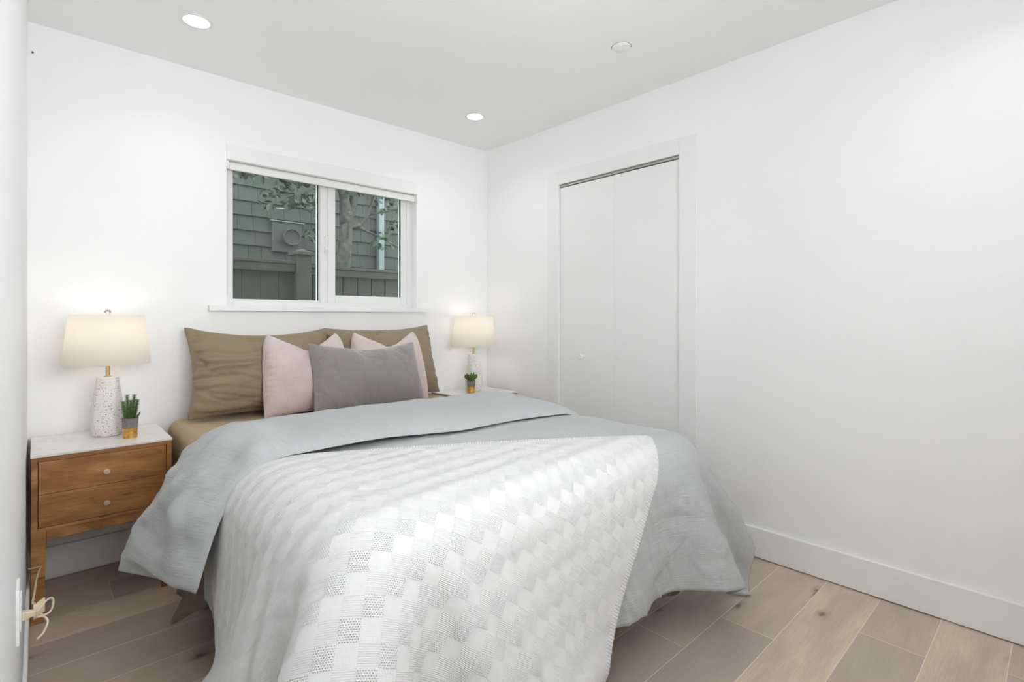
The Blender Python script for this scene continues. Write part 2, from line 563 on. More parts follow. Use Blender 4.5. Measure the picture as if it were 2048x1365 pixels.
# floor: one mesh of planks with light bevel seams
def make_floor():
    me = bpy.data.meshes.new('floor')
    vs, fs, mi, att = [], [], [], []
    W, Y0, g = .1942, .139, .0014
    rnd = random.Random(11)
    fixed = {1: 2.22, 3: 1.943, 4: 1.666, 0: 2.9, 2: .75}
    def quad(x0, x1, y0, y1, m, c):
        k = len(vs)
        vs.extend([(x0, y0, 0), (x1, y0, 0), (x1, y1, 0), (x0, y1, 0)])
        fs.append((k, k + 1, k + 2, k + 3)); mi.append(m); att.extend([c] * 4)
    xa, xb = XL - .01, XR + .75
    tone = {(1, 0): .30, (1, 1): .45, (2, 1): .92, (3, 0): .18, (3, 1): .5, (4, 0): .22, (4, 1): .42, (0, 0): .80, (0, 1): .35}
    for r in range(-3, 16):
        y0, y1 = Y0 + W * r, Y0 + W * (r + 1)
        first = fixed.get(r, rnd.uniform(.2, 1.9))
        cuts = [first]
        while cuts[0] > xa: cuts.insert(0, cuts[0] - 1.85)
        while cuts[-1] < xb: cuts.append(cuts[-1] + 1.85)
        idx0 = cuts.index(first)
        for q in range(len(cuts) - 1):
            x0, x1 = max(cuts[q], xa), min(cuts[q + 1], xb)
            if x1 <= x0: continue
            t = tone.get((r, q - idx0 + 1), rnd.random() * .8 + .1)
            c = (t, rnd.random(), rnd.random(), 1)
            quad(x0 + g, x1 - g, y0 + g, y1 - g, 0, c)
            quad(x0 - g, x0 + g, y0 + g, y1 - g, 1, c)
        quad(xa, xb, y1 - g, y1 + g, 1, (0, 0, 0, 1))
    me.from_pydata(vs, [], fs)
    o = link('floor', me, [M['floor'], M['seam']])
    me.polygons.foreach_set('material_index', mi)
    ca = me.color_attributes.new('plank', 'FLOAT_COLOR', 'POINT')
    ca.data.foreach_set('color', np.array(att, dtype=np.float32).ravel())
    o['kind'] = 'structure'
    return o
make_floor()

# baseboards
BH = .145
struct(MB().box(XR - .014, XR, YF, CY0 - .092, .004, BH).build('baseboard_right', M['trim'], None, .003))
struct(MB().box(XL, XL + .010, YF, YB - .014, .004, BH).build('baseboard_left', M['trim'], None, .003))
struct(MB().box(XL + .010, XR, YB - .014, YB, .004, BH).build('baseboard_back', M['trim'], None, .003))
# window header, sill; closet casing
struct(MB().box(WX0, WX1 + .004, YB - .009, YB, WZ1 + .001, WZ1 + .083).build('trim_1', M['trim'], None, .002))
b = MB(); b.box(.659, 2.007, YB - .032, YB, 1.193, 1.221); b.box(WX0 + .001, WX1 - .001, YB - .003, YB + .075, 1.2005, 1.2208)
struct(b.build('trim_2', M['trim'], None, .002))
b = MB()
b.box(XR - .005, XR, CY0 - .097, CY0, .0, CZ1 + .088); b.box(XR - .005, XR, CY1, CY1 + .092, .0, CZ1 + .088)
b.box(XR - .005, XR, CY0, CY1, CZ1, CZ1 + .088)
struct(b.build('trim_3', M['trim'], None, .0015))

# closet bifold door
d = struct(empty('door_1', (XR, (CY0 + CY1) / 2, 0)))
yc = (CY0 + CY1) / 2
MB().box(.016, .050, CY0 + .0018 - yc, -.0004, .012, 2.022).build('panel', M['trim'], d, .0006)
MB().box(.016, .050, .0004, CY1 - .004 - yc, .012, 2.022).build('panel', M['trim'], d, .0006)
kn = MB().lathe([(.010, -.016), (.009, 0), (.012, .008), (.0185, .014), (.0185, .022), (.014, .026), (.008, .0245)], 28, (0, 0, 0)).build('knob', M['plastic'], d, smooth=True, auto=40)
kn.location = (0, 2.112 - yc, .91); kn.rotation_euler = (0, -PI / 2, 0)
b = MB(); b.box(.012, .014, CY0 + .002 - yc, CY1 - .002 - yc, 2.026, 2.0415); b.box(.036, .038, CY0 + .002 - yc, CY1 - .002 - yc, 2.026, 2.0415); b.box(.012, .038, CY0 + .002 - yc, CY1 - .002 - yc, 2.0395, 2.0415)
b.build('track', M['metal'], d)
b = MB()
for yy in (CY0 + .03 - yc, CY0 + .07 - yc, CY1 - .035 - yc): b.lathe([(.004, 2.018), (.004, 2.038)], 10, (.025, yy, 0))
b.build('pivot_pin', M['metal'], d)

# ------------------------------------------------------------------ window
w = struct(empty('window_1', ((WX0 + WX1) / 2, YB + .07, WZ0)))
wx, wy, wz = w.location
def wb_(bld, *a): bld.box(a[0] - wx, a[1] - wx, a[2] - wy, a[3] - wy, a[4] - wz, a[5] - wz)
def prt(name, rects, mat, bev=.002):
    b = MB()
    for r in rects: wb_(b, *r)
    return b.build(name, mat, w, bev)
FY = YB + .062
prt('frame', [(WX0, .792, FY, FY + .09, 1.2209, WZ1), (1.886, WX1, FY, FY + .09, 1.2209, WZ1), (.792, 1.886, FY, FY + .09, 1.2209, 1.250), (.792, 1.886, FY, FY + .09, 1.990, WZ1),
              (1.284, 1.330, FY + .012, FY + .085, 1.250, 1.990), (.792, 1.284, FY + .02, FY + .085, 1.250, 1.262)], M['vinyl'])
s_ = prt('sash', [(1.330, 1.376, FY + .004, FY + .045, 1.250, 1.989), (1.843, 1.886, FY + .004, FY + .045, 1.250, 1.989), (1.376, 1.843, FY + .004, FY + .045, 1.250, 1.297), (1.376, 1.843, FY + .004, FY + .045, 1.976, 1.989)], M['vinyl'])
prt('pane', [(.790, 1.286, FY + .055, FY + .059, 1.258, 1.995)], M['glass'], 0)
g2 = prt('pane', [(1.374, 1.845, FY + .022, FY + .026, 1.295, 1.978)], M['glass'], 0)
prt('gasket', [(1.2795, 1.284, FY + .046, FY + .054, 1.262, 1.99)], M['dark'], 0)
prt('gasket', [(1.8385, 1.843, FY + .013, FY + .021, 1.297, 1.976)], M['dark'], 0)
b = MB(); wb_(b, 1.309, 1.325, FY - .006, FY + .012, 1.575, 1.662); wb_(b, 1.311, 1.321, FY - .016, FY - .006, 1.60, 1.645); wb_(b, 1.305, 1.318, FY - .003, FY + .012, 1.56, 1.577)
b.build('latch', M['plastic'], w, .002)

# roller blind rolled up under the header
rb = empty('roller_blind', ((WX0 + WX1) / 2, YB + .03, 1.98), label='white roller blind rolled up tight under the window header', cat='blind')
rx, ry, rz = rb.location
MB().lathe([(.0225, -.577), (.0225, .577)], 32, (0, 0, .0012), axis='x').build('rolled_fabric', M['blind'], rb, smooth=True, auto=40)
MB().box(-.575, .575, -.0245, -.016, -.0245, -.002).build('hem_bar', M['blind'], rb, .002)
for sx in (-1, 1):
    MB().box(sx * .583 - .005, sx * .583 + .005, -.024, .022, -.024, .0245).build('bracket', M['plastic'], rb, .003)
ch = MB()
for i in range(58):
    ch.lathe([(.0006, -.0022), (.0019, 0), (.0006, .0022)], 8, (-.5905 + .003, -.033, -.022 - i * .0118))
ch.tube([(-.5875, -.033, -.02), (-.5875, -.033, -.70)], .0006, 6)
ch.tube([(-.5875, -.020, -.01), (-.5875, -.033, -.02)], .0012, 6)
ch.build('bead_chain', M['bead'], rb)

# ------------------------------------------------------------------ ceiling fixtures
def downlight(x, y, label):
    t = empty('recessed_light', (x, y, ZC), label=label, cat='ceiling light', group='recessed ceiling lights')
    MB().lathe([(.049, -.0005), (.062, -.0005), (.064, -.004), (.060, -.0055), (.050, -.0045), (.049, -.0005)], 48, caps=False).build('trim_ring', M['plastic'], t, smooth=True, auto=50)
    MB().lathe([(.048, -.0035), (.047, -.0042), (.02, -.0044), (.001, -.0044)], 48).build('diffuser', M['led'], t)
    ld = bpy.data.lights.new('led', 'AREA'); ld.shape = 'DISK'; ld.size = .09; ld.energy = DOWN_W; ld.color = LED; ld.spread = math.radians(130)
    lo = bpy.data.objects.new('led', ld); COL.objects.link(lo); lo.parent = t; lo.location = (0, 0, -.0056)
    return t
l1 = downlight(.507, 2.56, 'round white recessed light in the ceiling above the larger-looking lamp by the left wall')
l2 = downlight(2.05, 2.57, 'round white recessed light in the ceiling near the closet corner, past the window')
l3 = downlight(2.09, .10, 'round recessed light glowing as a reflection in the left window pane')
l4 = downlight(.507, .10, 'round recessed light in the ceiling straight above the camera side of the left wall')
t = MB().lathe([(.044, 0), (.044, -.0045), (.042, -.006), (.001, -.006)], 40).build('sprinkler_cover', M['ceiling'], None, smooth=True, auto=40)
t.location = (2.035, 1.442, ZC)
MB().lathe([(.0438, -.0004), (.0462, -.0004), (.0462, -.0008), (.0438, -.0008)], 40, caps=False).build('gap_shade_ring', M['dark'], t)  # shade in the gap round the cover, painted as a dark ring
tag(t, 'flat round white sprinkler cover plate on the ceiling before the closet', 'sprinkler cover')
t = MB().lathe([(.0035, 0), (.0035, .006), (.0012, .007), (.0012, .02)], 12, (0, 0, 0), axis='y').build('wall_nail', M['nail'])
t.location = (-.014, YB - .007, 2.31)
tag(t, 'tiny dark nail high in the corner of the back wall', 'nail')

# ------------------------------------------------------------------ nightstands
def make_nightstand():
    t = empty('nightstand', (0, 0, 0), label='', cat='nightstand', group='nightstands beside the bed')
    W, D, H = .223, .412, .627
    MB().box(-W - .002, W + .002, -.005, D, H, H + .0105).build('marble_top', M['marble'], t, .002)
    b = MB()
    st = .019
    for sx in (-1, 1):
        x0, x1 = (-W, -W + st) if sx < 0 else (W - st, W)
        b.box(x0, x1, 0, D, .348, H)
    b.box(-W + st, W - st, 0, D, .610, H); b.box(-W + st, W - st, 0, D, .346, .358); b.box(-W + st, W - st, D - .012, D, .358, .610)
    b.box(-W + .043, W - .043, .008, .026, .309, .346); b.box(-W + .043, W - .043, D - .026, D - .008, .309, .346)
    b.box(-W + .008, -W + .026, .043, D - .043, .309, .346); b.box(W - .026, W - .008, .043, D - .043, .309, .346)
    b.build('cabinet_body', M['wood'], t, .001)
    for z0, z1, lab in ((.4855, .6085, 'upper'), (.3597, .4835, 'lower')):
        d = MB().box(-W + st + .0018, W - st - .0018, .0015, D - .02, z0, z1).build('drawer', M['wood'], t, .0012)
        k = MB().lathe([(.006, 0), (.006, .012), (.0100, .0135), (.0110, .016), (.0110, .021), (.0098, .0225), (.001, .0228)], 24, (0, 0, 0)).build('knob', M['knob'], d, smooth=True, auto=40)
        k.location = (0, .0015, (z0 + z1) / 2 - .008); k.rotation_euler = (PI / 2, 0, 0)
    for sx in (-1, 1):
        for front in (1, 0):
            a, c = (0, .042) if front else (D - .042, D)
            a2, c2 = (0, .034) if front else (D - .034, D)
            xo, xi, xi2 = sx * W, sx * (W - .043), sx * (W - .037)
            lo = [(xo, a2, 0.001), (xi2, a2, 0.001), (xi2, c2, 0.001), (xo, c2, 0.001)]
            hi = [(xo, a, .348), (xi, a, .348), (xi, c, .348), (xo, c, .348)]
            MB().hexa(lo, hi).build('leg', M['wood'], t, .001)
    return t
ns = make_nightstand()
ns.location = (.206, 2.637, 0)
ns['label'] = 'wooden two-drawer nightstand with white marble top, against the left wall'
ns2 = copy_tree(ns)
ns2.location = (2.262, 2.637, 0)
ns2['label'] = 'marble-topped wooden nightstand mostly hidden behind the bed, near the closet'

# ------------------------------------------------------------------ lamps
def make_lamp():
    t = empty('table_lamp', (0, 0, 0), label='', cat='lamp', group='bedside lamps')
    rings = [(.056, 0.0, 0, 6), (.069, .062, 30, 6), (.041, .258, 0, 6)]
    vs, fs = [], []
    for r, z, ro, n in rings:
        for k in range(n):
            a = math.radians(ro + 12) + 2 * PI * k / n
            vs.append((r * math.cos(a), r * math.sin(a), z))
    for i in range(2):
        for k in range(6):
            a0, a1 = i * 6 + k, i * 6 + (k + 1) % 6
            if i == 0:
                b0, b1 = 6 + k, 6 + (k - 1) % 6
                fs.append((a0, a1, b0)); fs.append((a0, b0, b1))
            else:
                b0, b1 = 12 + k, 12 + (k + 1) % 6
                fs.append((a0, b1, b0)); fs.append((a0, a1, b1))
    fs.append((5, 4, 3, 2, 1, 0)); fs.append((12, 13, 14, 15, 16, 17))
    MB().add(vs, fs).build('base', M['terrazzo'], t, .006, 3, smooth=True, auto=18)
    MB().lathe([(.014, .2565), (.014, .261), (.0075, .263), (.0075, .355), (.012, .357), (.012, .40), (.0045, .402), (.0045, .545)], 20).build('rod', M['brass'], t, smooth=True, auto=40)
    b = MB()
    prof = [(.157, .315), (.1345, .531), (.1330, .531), (.1555, .315), (.157, .315)]
    b.lathe(prof, 64, caps=False)
    sh = b.build('lamp_shade', M['shade'], t, smooth=True, auto=40)
    b = MB()
    for k in range(3):
        a = 2 * PI * k / 3 + .4
        b.tube([(.004 * math.cos(a), .004 * math.sin(a), .522), (.1335 * math.cos(a), .1335 * math.sin(a), .522)], .0013, 6)
    b.build('spider', M['brass'], sh)
    MB().lathe([(.0035, .526), (.0055, .530), (.0045, .536), (.009, .538), (.0135, .5435), (.0120, .550), (.006, .5545), (.001, .5555)], 24).build('finial', M['nickel'], t, smooth=True, auto=50)
    MB().lathe([(.010, .402), (.013, .41), (.016, .42), (.027, .445), (.030, .462), (.026, .480), (.014, .494), (.001, .497)], 24).build('bulb', M['bulb'], t, smooth=True)
    return t
lp = make_lamp()
lp.location = (.230, 2.885, .638)
lp['label'] = 'lit table lamp with faceted speckled base on the nightstand by the left wall'
lp2 = copy_tree(lp)
lp2.location = (2.29, 2.885, .638)
lp2['label'] = 'smaller-looking lit speckled table lamp in the room corner, beside the closet'

# ------------------------------------------------------------------ potted plants
def pot(name, loc, label):
    t = empty(name, loc, label=label, cat='plant', group='small potted succulents')
    b = MB()
    b.lathe([(.0255, 0), (.0258, .002), (.0272, .042)], 36, mi=1)
    b.lathe([(.0272, .042), (.0300, .082), (.0300, .084), (.0262, .084), (.0255, .072), (.001, .072)], 36, mi=0)
    b.build('pot', [M['concrete'], M['gold']], t, smooth=True, auto=40)
    MB().lathe([(.0255, .0725), (.02, .0775), (.001, .0785)], 24).build('pebbles', M['soil'], t, smooth=True)
    return t
rnd = random.Random(5)
p1 = pot('potted_succulent', (.297, 2.765, .638), 'spiky columnar succulent in a grey and gold pot by the larger lamp')
def spiky_stem(base, top, r):
    b = MB()
    base, top = Vector(base), Vector(top)
    pts = spline([base, base.lerp(top, .5) + Vector((rnd.uniform(-.003, .003), rnd.uniform(-.003, .003), 0)), top], 8)
    b.tube(pts, [r, r, r * 1.05, r * 1.05, r, r * .95, r * .85, r * .6, r * .2], 10)
    ax = (top - base).normalized()
    e = ax.orthogonal().normalized(); f = ax.cross(e)
    nr = 17
    for i in range(nr):
        s = .06 + .92 * i / nr
        c = base.lerp(top, s)
        for k in range(6):
            a = 2 * PI * (k + .5 * (i % 2)) / 6 + rnd.uniform(-.15, .15)
            dr = e * math.cos(a) + f * math.sin(a)
            rr = r * (1 if s < .8 else .7)
            p0 = c + dr * rr * .6
            tip = c + dr * (rr + .0088) + ax * .0085
            side = ax.cross(dr) * .0017
            b.add([p0 - side - ax * .0012, p0 + side - ax * .0012, p0 + ax * .002, tip], [(0, 1, 3), (1, 2, 3), (2, 0, 3), (0, 2, 1)])
    return b
for bx_, by_, tx, ty, h, r in ((-.008, .004, -.010, .004, .112, .0042), (.005, -.005, .015, -.006, .112, .0042), (-.015, -.006, -.025, -.008, .085, .0040), (.014, .004, .027, .004, .088, .0040), (.003, .013, .005, .018, .085, .004), (-.003, -.013, -.006, -.018, .062, .0038)):
    spiky_stem((bx_, by_, .074), (tx, ty, .074 + h), r).build('stem', M['spike'], p1, smooth=True, auto=40)
b = MB().tube(spline([(.014, -.006, .076), (.025, -.010, .090), (.036, -.012, .108)], 6), [.003, .0035, .004, .004, .0038, .003, .001], 8)
tag(b.build('stem', M['succ_tip'], p1, smooth=True), 'short purplish side shoot')

p2 = pot('potted_succulent', (2.204, 2.805, .638), 'fleshy fingered succulent in a grey and gold pot near the room corner')
for k in range(15):
    a = 2.4 * k
    spread = .004 + .0135 * math.sqrt(k / 14)
    h = .066 - .0017 * k + rnd.uniform(-.004, .004)
    tilt = .05 + .042 * math.sqrt(k / 14) + rnd.uniform(-.004, .004)
    base = Vector((spread * .5 * math.cos(a), spread * .5 * math.sin(a), .074))
    mid = base + Vector((tilt * .26 * math.cos(a), tilt * .26 * math.sin(a), h * .62))
    top = base + Vector((tilt * .46 * math.cos(a), tilt * .46 * math.sin(a), h))
    MB().tube(spline([base, mid, top], 8), [.0028, .0034, .0042, .0050, .0056, .0060, .0058, .0046, .0014], 10).build('leaf', M['succ_tip'] if k in (12, 4) else M['succ'], p2, smooth=True)

# ------------------------------------------------------------------ outlet, cord
ol = empty('wall_outlet', (XL, 1.405, .577), label='white outlet plate low on the left wall with a cord plugged in', cat='outlet')
MB().box(-.001, .0055, -.035, .035, -.054, .054).build('cover_plate', M['plastic'], ol, .0025)
MB().box(.0055, .0075, -.017, .017, -.034, .034).build('receptacle', M['plastic'], ol, .001)
cd = empty('power_cord', (XL, 1.41, .565), label='clear tan lamp cord bundled and plugged in at the left wall', cat='cord')
MB().hexa([(.0075, -.009, -.009), (.028, -.005, -.006), (.028, .005, -.006), (.0075, .009, -.009)], [(.0075, -.009, .008), (.028, -.005, .004), (.028, .005, .004), (.0075, .009, .008)]).build('plug', M['cord'], cd, .002)
b = MB()
b.tube(spline([(.028, 0, -.002), (.036, .012, .002), (.044, .025, .006), (.052, .04, .003), (.0555, .045, -.008), (.052, .035, -.020), (.042, .02, -.020), (.032, .015, -.010), (.026, .04, .0), (.0235, .10, -.020),
               (.026, .30, -.075), (.029, .60, -.16), (.034, .85, -.232), (.038, 1.02, -.283), (.041, 1.14, -.322), (.0425, 1.19, -.338), (.0425, 1.205, -.342), (.036, 1.213, -.3445), (.026, 1.2165, -.345), (.0145, 1.2175, -.346), (.0065, 1.226, -.348)], 170), .0020, 8)
b.tube(spline([(.030, .005, -.014), (.040, .014, -.020), (.046, .012, -.032), (.040, -.004, -.044), (.030, -.014, -.050)], 30), .0020, 8)
b.build('cord', M['cord'], cd, smooth=True)
b = MB()
for k in range(7):
    c = Vector((.026 + .0024 * k, .006 + .004 * k, -.003))
    b.tube([c + Vector((0, .008 * math.cos(a), .013 * math.sin(a))) for a in [2 * PI * q / 14 for q in range(15)]], .0021, 6)
b.build('tie', M['cord'], cd, smooth=True)

# ------------------------------------------------------------------ cloth solver (position based)
def batches(n, m, bend_span):
    out = []
    def add(sl_a, sl_b, k): out.append((sl_a, sl_b, k))
    S = slice
    for p in (0, 1):
        na = len(range(p, n - 1, 2)); 
        add((S(p, p + 2 * na, 2), S(0, m)), (S(p + 1, p + 1 + 2 * na, 2), S(0, m)), 1.0)
        ma = len(range(p, m - 1, 2))
        add((S(0, n), S(p, p + 2 * ma, 2)), (S(0, n), S(p + 1, p + 1 + 2 * ma, 2)), 1.0)
        add((S(p, p + 2 * na, 2), S(0, m - 1)), (S(p + 1, p + 1 + 2 * na, 2), S(1, m)), .35)
        add((S(p, p + 2 * na, 2), S(1, m)), (S(p + 1, p + 1 + 2 * na, 2), S(0, m - 1)), .35)
    return out

def solve(P, R, lin, bend, bend_k, iters):
    for _ in range(iters):
        for a, b, k in lin:
            A, B = P[a], P[b]
            if A.shape[0] != B.shape[0] or A.shape[1] != B.shape[1]:
                q = min(A.shape[0], B.shape[0]); w_ = min(A.shape[1], B.shape[1])
                A, B = A[:q, :w_], B[:q, :w_]
            L = R[id(a)]
            D = B - A
            d = np.sqrt((D * D).sum(-1)) + 1e-9
            c = ((d - L) / d * (.5 * k))[..., None] * D
            A += c; B -= c
        for s in bend:
            for ax in (0, 1):
                A = P[:-s] if ax == 0 else P[:, :-s]
                B = P[s:] if ax == 0 else P[:, s:]
                L = R[('b', s, ax)]
                D = B - A
                d = np.sqrt((D * D).sum(-1)) + 1e-9
                st = np.minimum(d - L, 0)            # only resist folding
                c = (st / d * (.5 * bend_k * .5))[..., None] * D
                A += c; B -= c

def rest_of(P0, lin, bend):
    R = {}
    for a, b, k in lin:
        A, B = P0[a], P0[b]
        q = min(A.shape[0], B.shape[0]); w_ = min(A.shape[1], B.shape[1])
        R[id(a)] = np.linalg.norm(B[:q, :w_] - A[:q, :w_], axis=-1)
    for s in bend:
        R[('b', s, 0)] = np.linalg.norm(P0[s:] - P0[:-s], axis=-1)
        R[('b', s, 1)] = np.linalg.norm(P0[:, s:] - P0[:, :-s], axis=-1)
    return R

def box_collide(P, lo, hi, r, off):
    c = (lo + hi) / 2; h = (hi - lo) / 2 - r
    q = P - c
    cl = np.clip(q, -h, h)
    d = q - cl
    L = np.sqrt((d * d).sum(-1))
    inside = L < 1e-9
    L = np.maximum(L, 1e-9)
    hit = (L < r + off)
    n = d / L[..., None]
    n[inside] = (0, 0, 1)
    new = c + cl + n * (r + off)
    return hit, new

def drape(P0, start, steps, collide, bend=(2, 4), bend_k=.3, iters=16, damp=.97, g=3.0, fr=.6, floor=.012):
    n, m = P0.shape[:2]
    lin = batches(n, m, bend)
    R = rest_of(P0, lin, bend)
    P = start.copy()
    Q = P.copy()
    dt = 1 / 60.
    for st in range(steps):
        V = (P - Q) * damp
        sp = np.sqrt((V * V).sum(-1, keepdims=True))
        V *= np.minimum(1, .02 / np.maximum(sp, 1e-9))
        Q = P.copy()
        P = P + V
        P[..., 2] -= g * dt * dt * .5
        solve(P, R, lin, bend, bend_k, iters)
        for hit, new in collide(P, st):
            P = np.where(hit[..., None], new, P)
            Q = np.where(hit[..., None], Q + (P - Q) * fr, Q)
        lowm = P[..., 2] < floor
        P[..., 2] = np.where(lowm, floor, P[..., 2])
        Q = np.where(lowm[..., None], P, Q)
    return P

def upsample(P, k):
    def ax0(A):
        n = A.shape[0]
        A = np.concatenate([2 * A[:1] - A[1:2], A, 2 * A[-1:] - A[-2:-1]], 0)
        out = []
        for q in range(k):
            t = q / k
            a, b, c, d = A[0:n - 1], A[1:n], A[2:n + 1], A[3:n + 2]
            out.append(.5 * (2 * b + (c - a) * t + (2 * a - 5 * b + 4 * c - d) * t * t + (3 * b - a - 3 * c + d) * t ** 3))
        st = np.stack(out, 1).reshape(((n - 1) * k,) + A.shape[1:])
        return np.concatenate([st, A[n:n + 1]], 0)
    P = ax0(P)
    return ax0(P.swapaxes(0, 1)).swapaxes(0, 1)

def grid_normals(P):
    du = np.gradient(P, axis=0); dv = np.gradient(P, axis=1)
    n = np.cross(du, dv)
    return n / (np.linalg.norm(n, axis=-1, keepdims=True) + 1e-12)

def grid_faces(n, m, k=0, flip=False):
    idx = np.arange(n * m).reshape(n, m) + k
    f = np.stack([idx[:-1, :-1], idx[1:, :-1], idx[1:, 1:], idx[:-1, 1:]], -1).reshape(-1, 4)
    return f[:, ::-1] if flip else f

def mesh_np(name, verts, faces, uv=None, attrs=None):
    me = bpy.data.meshes.new(name)
    verts = np.asarray(verts, dtype=np.float32).reshape(-1, 3)
    faces = np.asarray(faces, dtype=np.int32)
    me.vertices.add(len(verts)); me.vertices.foreach_set('co', verts.ravel())
    me.loops.add(faces.size); me.loops.foreach_set('vertex_index', faces.ravel())
    me.polygons.add(len(faces))
    me.polygons.foreach_set('loop_start', np.arange(0, faces.size, 4, dtype=np.int32))
    me.polygons.foreach_set('loop_total', np.full(len(faces), 4, dtype=np.int32))
    me.update(calc_edges=True)
    if uv is not None:
        ul = me.uv_layers.new(name='UVMap')
        ul.data.foreach_set('uv', np.asarray(uv, dtype=np.float32).reshape(-1, 2)[faces.ravel()].ravel())
    for k, a in (attrs or {}).items():
        at = me.attributes.new(k, 'FLOAT', 'POINT')
        at.data.foreach_set('value', np.asarray(a, dtype=np.float32).ravel())
    me.validate()
    return me

def np_noise(P, scale, seed=0.0, octaves=3):
    flat = np.asarray(P).reshape(-1, 3)
    sc = np.asarray(scale, dtype=float) * np.ones(3)
    out = np.array([noise.fractal(Vector(p * sc + seed), 1.0, 2.0, octaves) for p in flat])
    return out.reshape(np.asarray(P).shape[:-1])

# ------------------------------------------------------------------ bed
BX0, BX1, BY0, BY1, BT = .47, 1.97, 1.02, 3.035, .652
bed = empty('bed', ((BX0 + BX1) / 2, (BY0 + BY1) / 2, 0), label='queen bed with tan fitted sheet standing under the window', cat='bed')
bxc, byc = bed.location[0], bed.location[1]
b = MB().box(BX0 + .01 - bxc, BX1 - .01 - bxc, BY0 + .01 - byc, BY1 - .003 - byc, .21, .36)
b.build('bed_base', plain('base_fabric', (.10, .085, .07), .9, .1, 30), bed, .012)
for sx in (-1, 1):
    for sy in (-1, 1):
        MB().lathe([(.022, 0.001), (.03, .21)], 16, (sx * .60, sy * .72, 0)).build('leg', M['dark'], bed)
def rounded_slab(x0, x1, y0, y1, z0, z1, r, seg):
    bm = bmesh.new()
    bmesh.ops.create_cube(bm, size=1)
    for v in bm.verts:
        v.co = Vector((x0 + (v.co.x + .5) * (x1 - x0), y0 + (v.co.y + .5) * (y1 - y0), z0 + (v.co.z + .5) * (z1 - z0)))
    bmesh.ops.bevel(bm, geom=bm.edges[:], offset=r, segments=seg, profile=.5, affect='EDGES')
    me = bpy.data.meshes.new('mattress'); bm.to_mesh(me); bm.free()
    ul = me.uv_layers.new(name='UVMap')
    for lp_ in me.loops:
        c = me.vertices[lp_.vertex_index].co
        ul.data[lp_.index].uv = (c.x, c.y + c.z)
    return me
mt = link('mattress', rounded_slab(BX0 - bxc, BX1 - bxc, BY0 - byc, BY1 - byc, .362, BT, .055, 8), M['sheet'], bed, smooth=True)
tag(mt, 'mattress in a tan fitted sheet')

# tan sheet hanging below the duvet: runs round the left side, the foot and the right side
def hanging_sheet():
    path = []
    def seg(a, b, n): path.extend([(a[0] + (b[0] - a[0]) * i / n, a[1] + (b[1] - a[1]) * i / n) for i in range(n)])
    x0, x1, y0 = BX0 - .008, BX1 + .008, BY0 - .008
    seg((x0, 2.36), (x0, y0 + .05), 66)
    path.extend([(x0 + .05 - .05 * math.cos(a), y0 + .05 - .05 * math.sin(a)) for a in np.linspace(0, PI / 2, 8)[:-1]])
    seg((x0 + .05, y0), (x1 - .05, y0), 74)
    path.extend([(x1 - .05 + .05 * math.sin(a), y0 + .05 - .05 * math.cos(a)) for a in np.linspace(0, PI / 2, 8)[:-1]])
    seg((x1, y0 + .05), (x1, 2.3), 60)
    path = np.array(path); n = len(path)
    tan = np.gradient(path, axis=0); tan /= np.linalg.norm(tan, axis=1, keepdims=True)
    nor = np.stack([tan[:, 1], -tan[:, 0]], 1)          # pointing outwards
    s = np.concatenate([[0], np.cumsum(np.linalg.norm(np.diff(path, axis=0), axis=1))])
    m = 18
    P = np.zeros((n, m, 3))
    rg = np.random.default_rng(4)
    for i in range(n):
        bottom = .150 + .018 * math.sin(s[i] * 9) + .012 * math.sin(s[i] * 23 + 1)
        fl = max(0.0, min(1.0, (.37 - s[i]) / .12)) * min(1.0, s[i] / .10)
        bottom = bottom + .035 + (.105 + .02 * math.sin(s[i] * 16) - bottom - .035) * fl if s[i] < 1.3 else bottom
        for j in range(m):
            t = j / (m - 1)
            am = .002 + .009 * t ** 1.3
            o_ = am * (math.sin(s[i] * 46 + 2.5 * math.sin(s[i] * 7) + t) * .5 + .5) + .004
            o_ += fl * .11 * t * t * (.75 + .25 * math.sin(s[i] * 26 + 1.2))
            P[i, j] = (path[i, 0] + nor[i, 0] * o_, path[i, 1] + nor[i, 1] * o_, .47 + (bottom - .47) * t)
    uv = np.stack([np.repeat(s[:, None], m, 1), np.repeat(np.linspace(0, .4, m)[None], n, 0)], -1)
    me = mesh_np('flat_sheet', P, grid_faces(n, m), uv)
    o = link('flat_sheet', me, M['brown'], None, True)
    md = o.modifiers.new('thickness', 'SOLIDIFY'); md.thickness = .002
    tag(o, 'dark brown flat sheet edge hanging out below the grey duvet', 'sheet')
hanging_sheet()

# ---- duvet body
def bed_col(off):
    lo, hi = np.array([BX0, BY0, .0]), np.array([BX1, BY1 + .5, BT])
    lo2 = lo.copy(); lo2[2] = -.5
    def f(P, st):
        yield box_collide(P, lo2, hi, .09, off)
    return f
gs = .02
xs = np.arange(BX0 - .47, BX1 + .375, gs); ys = np.arange(BY0 - .435, 2.10, gs)
X, Y = np.meshgrid(xs, ys, indexing='ij')
P0 = np.stack([X, Y, np.zeros_like(X)], -1)
rg = np.random.default_rng(3)
start = P0.copy(); start[..., 2] = BT + .06 + rg.normal(0, .0015, X.shape)
D = drape(P0, start, 190, bed_col(.042), bend=(3, 6), bend_k=.55, fr=.75)
BODY = upsample(D, 2)
uvX, uvY = np.meshgrid(np.linspace(xs[0], xs[-1], BODY.shape[0]), np.linspace(ys[0], ys[-1], BODY.shape[1]), indexing='ij')
body_coarse = D
N = grid_normals(BODY)
nz = np_noise(np.stack([uvX, uvY, 0 * uvX], -1), (5, 9, 1), 3.1)
hangx = np.clip((BY0 + .05 - uvY) / .15, 0, 1)
n2 = np_noise(np.stack([uvX + .5 * uvY, uvY, 0 * uvX], -1), (8, 2.6, 1), 5.5)
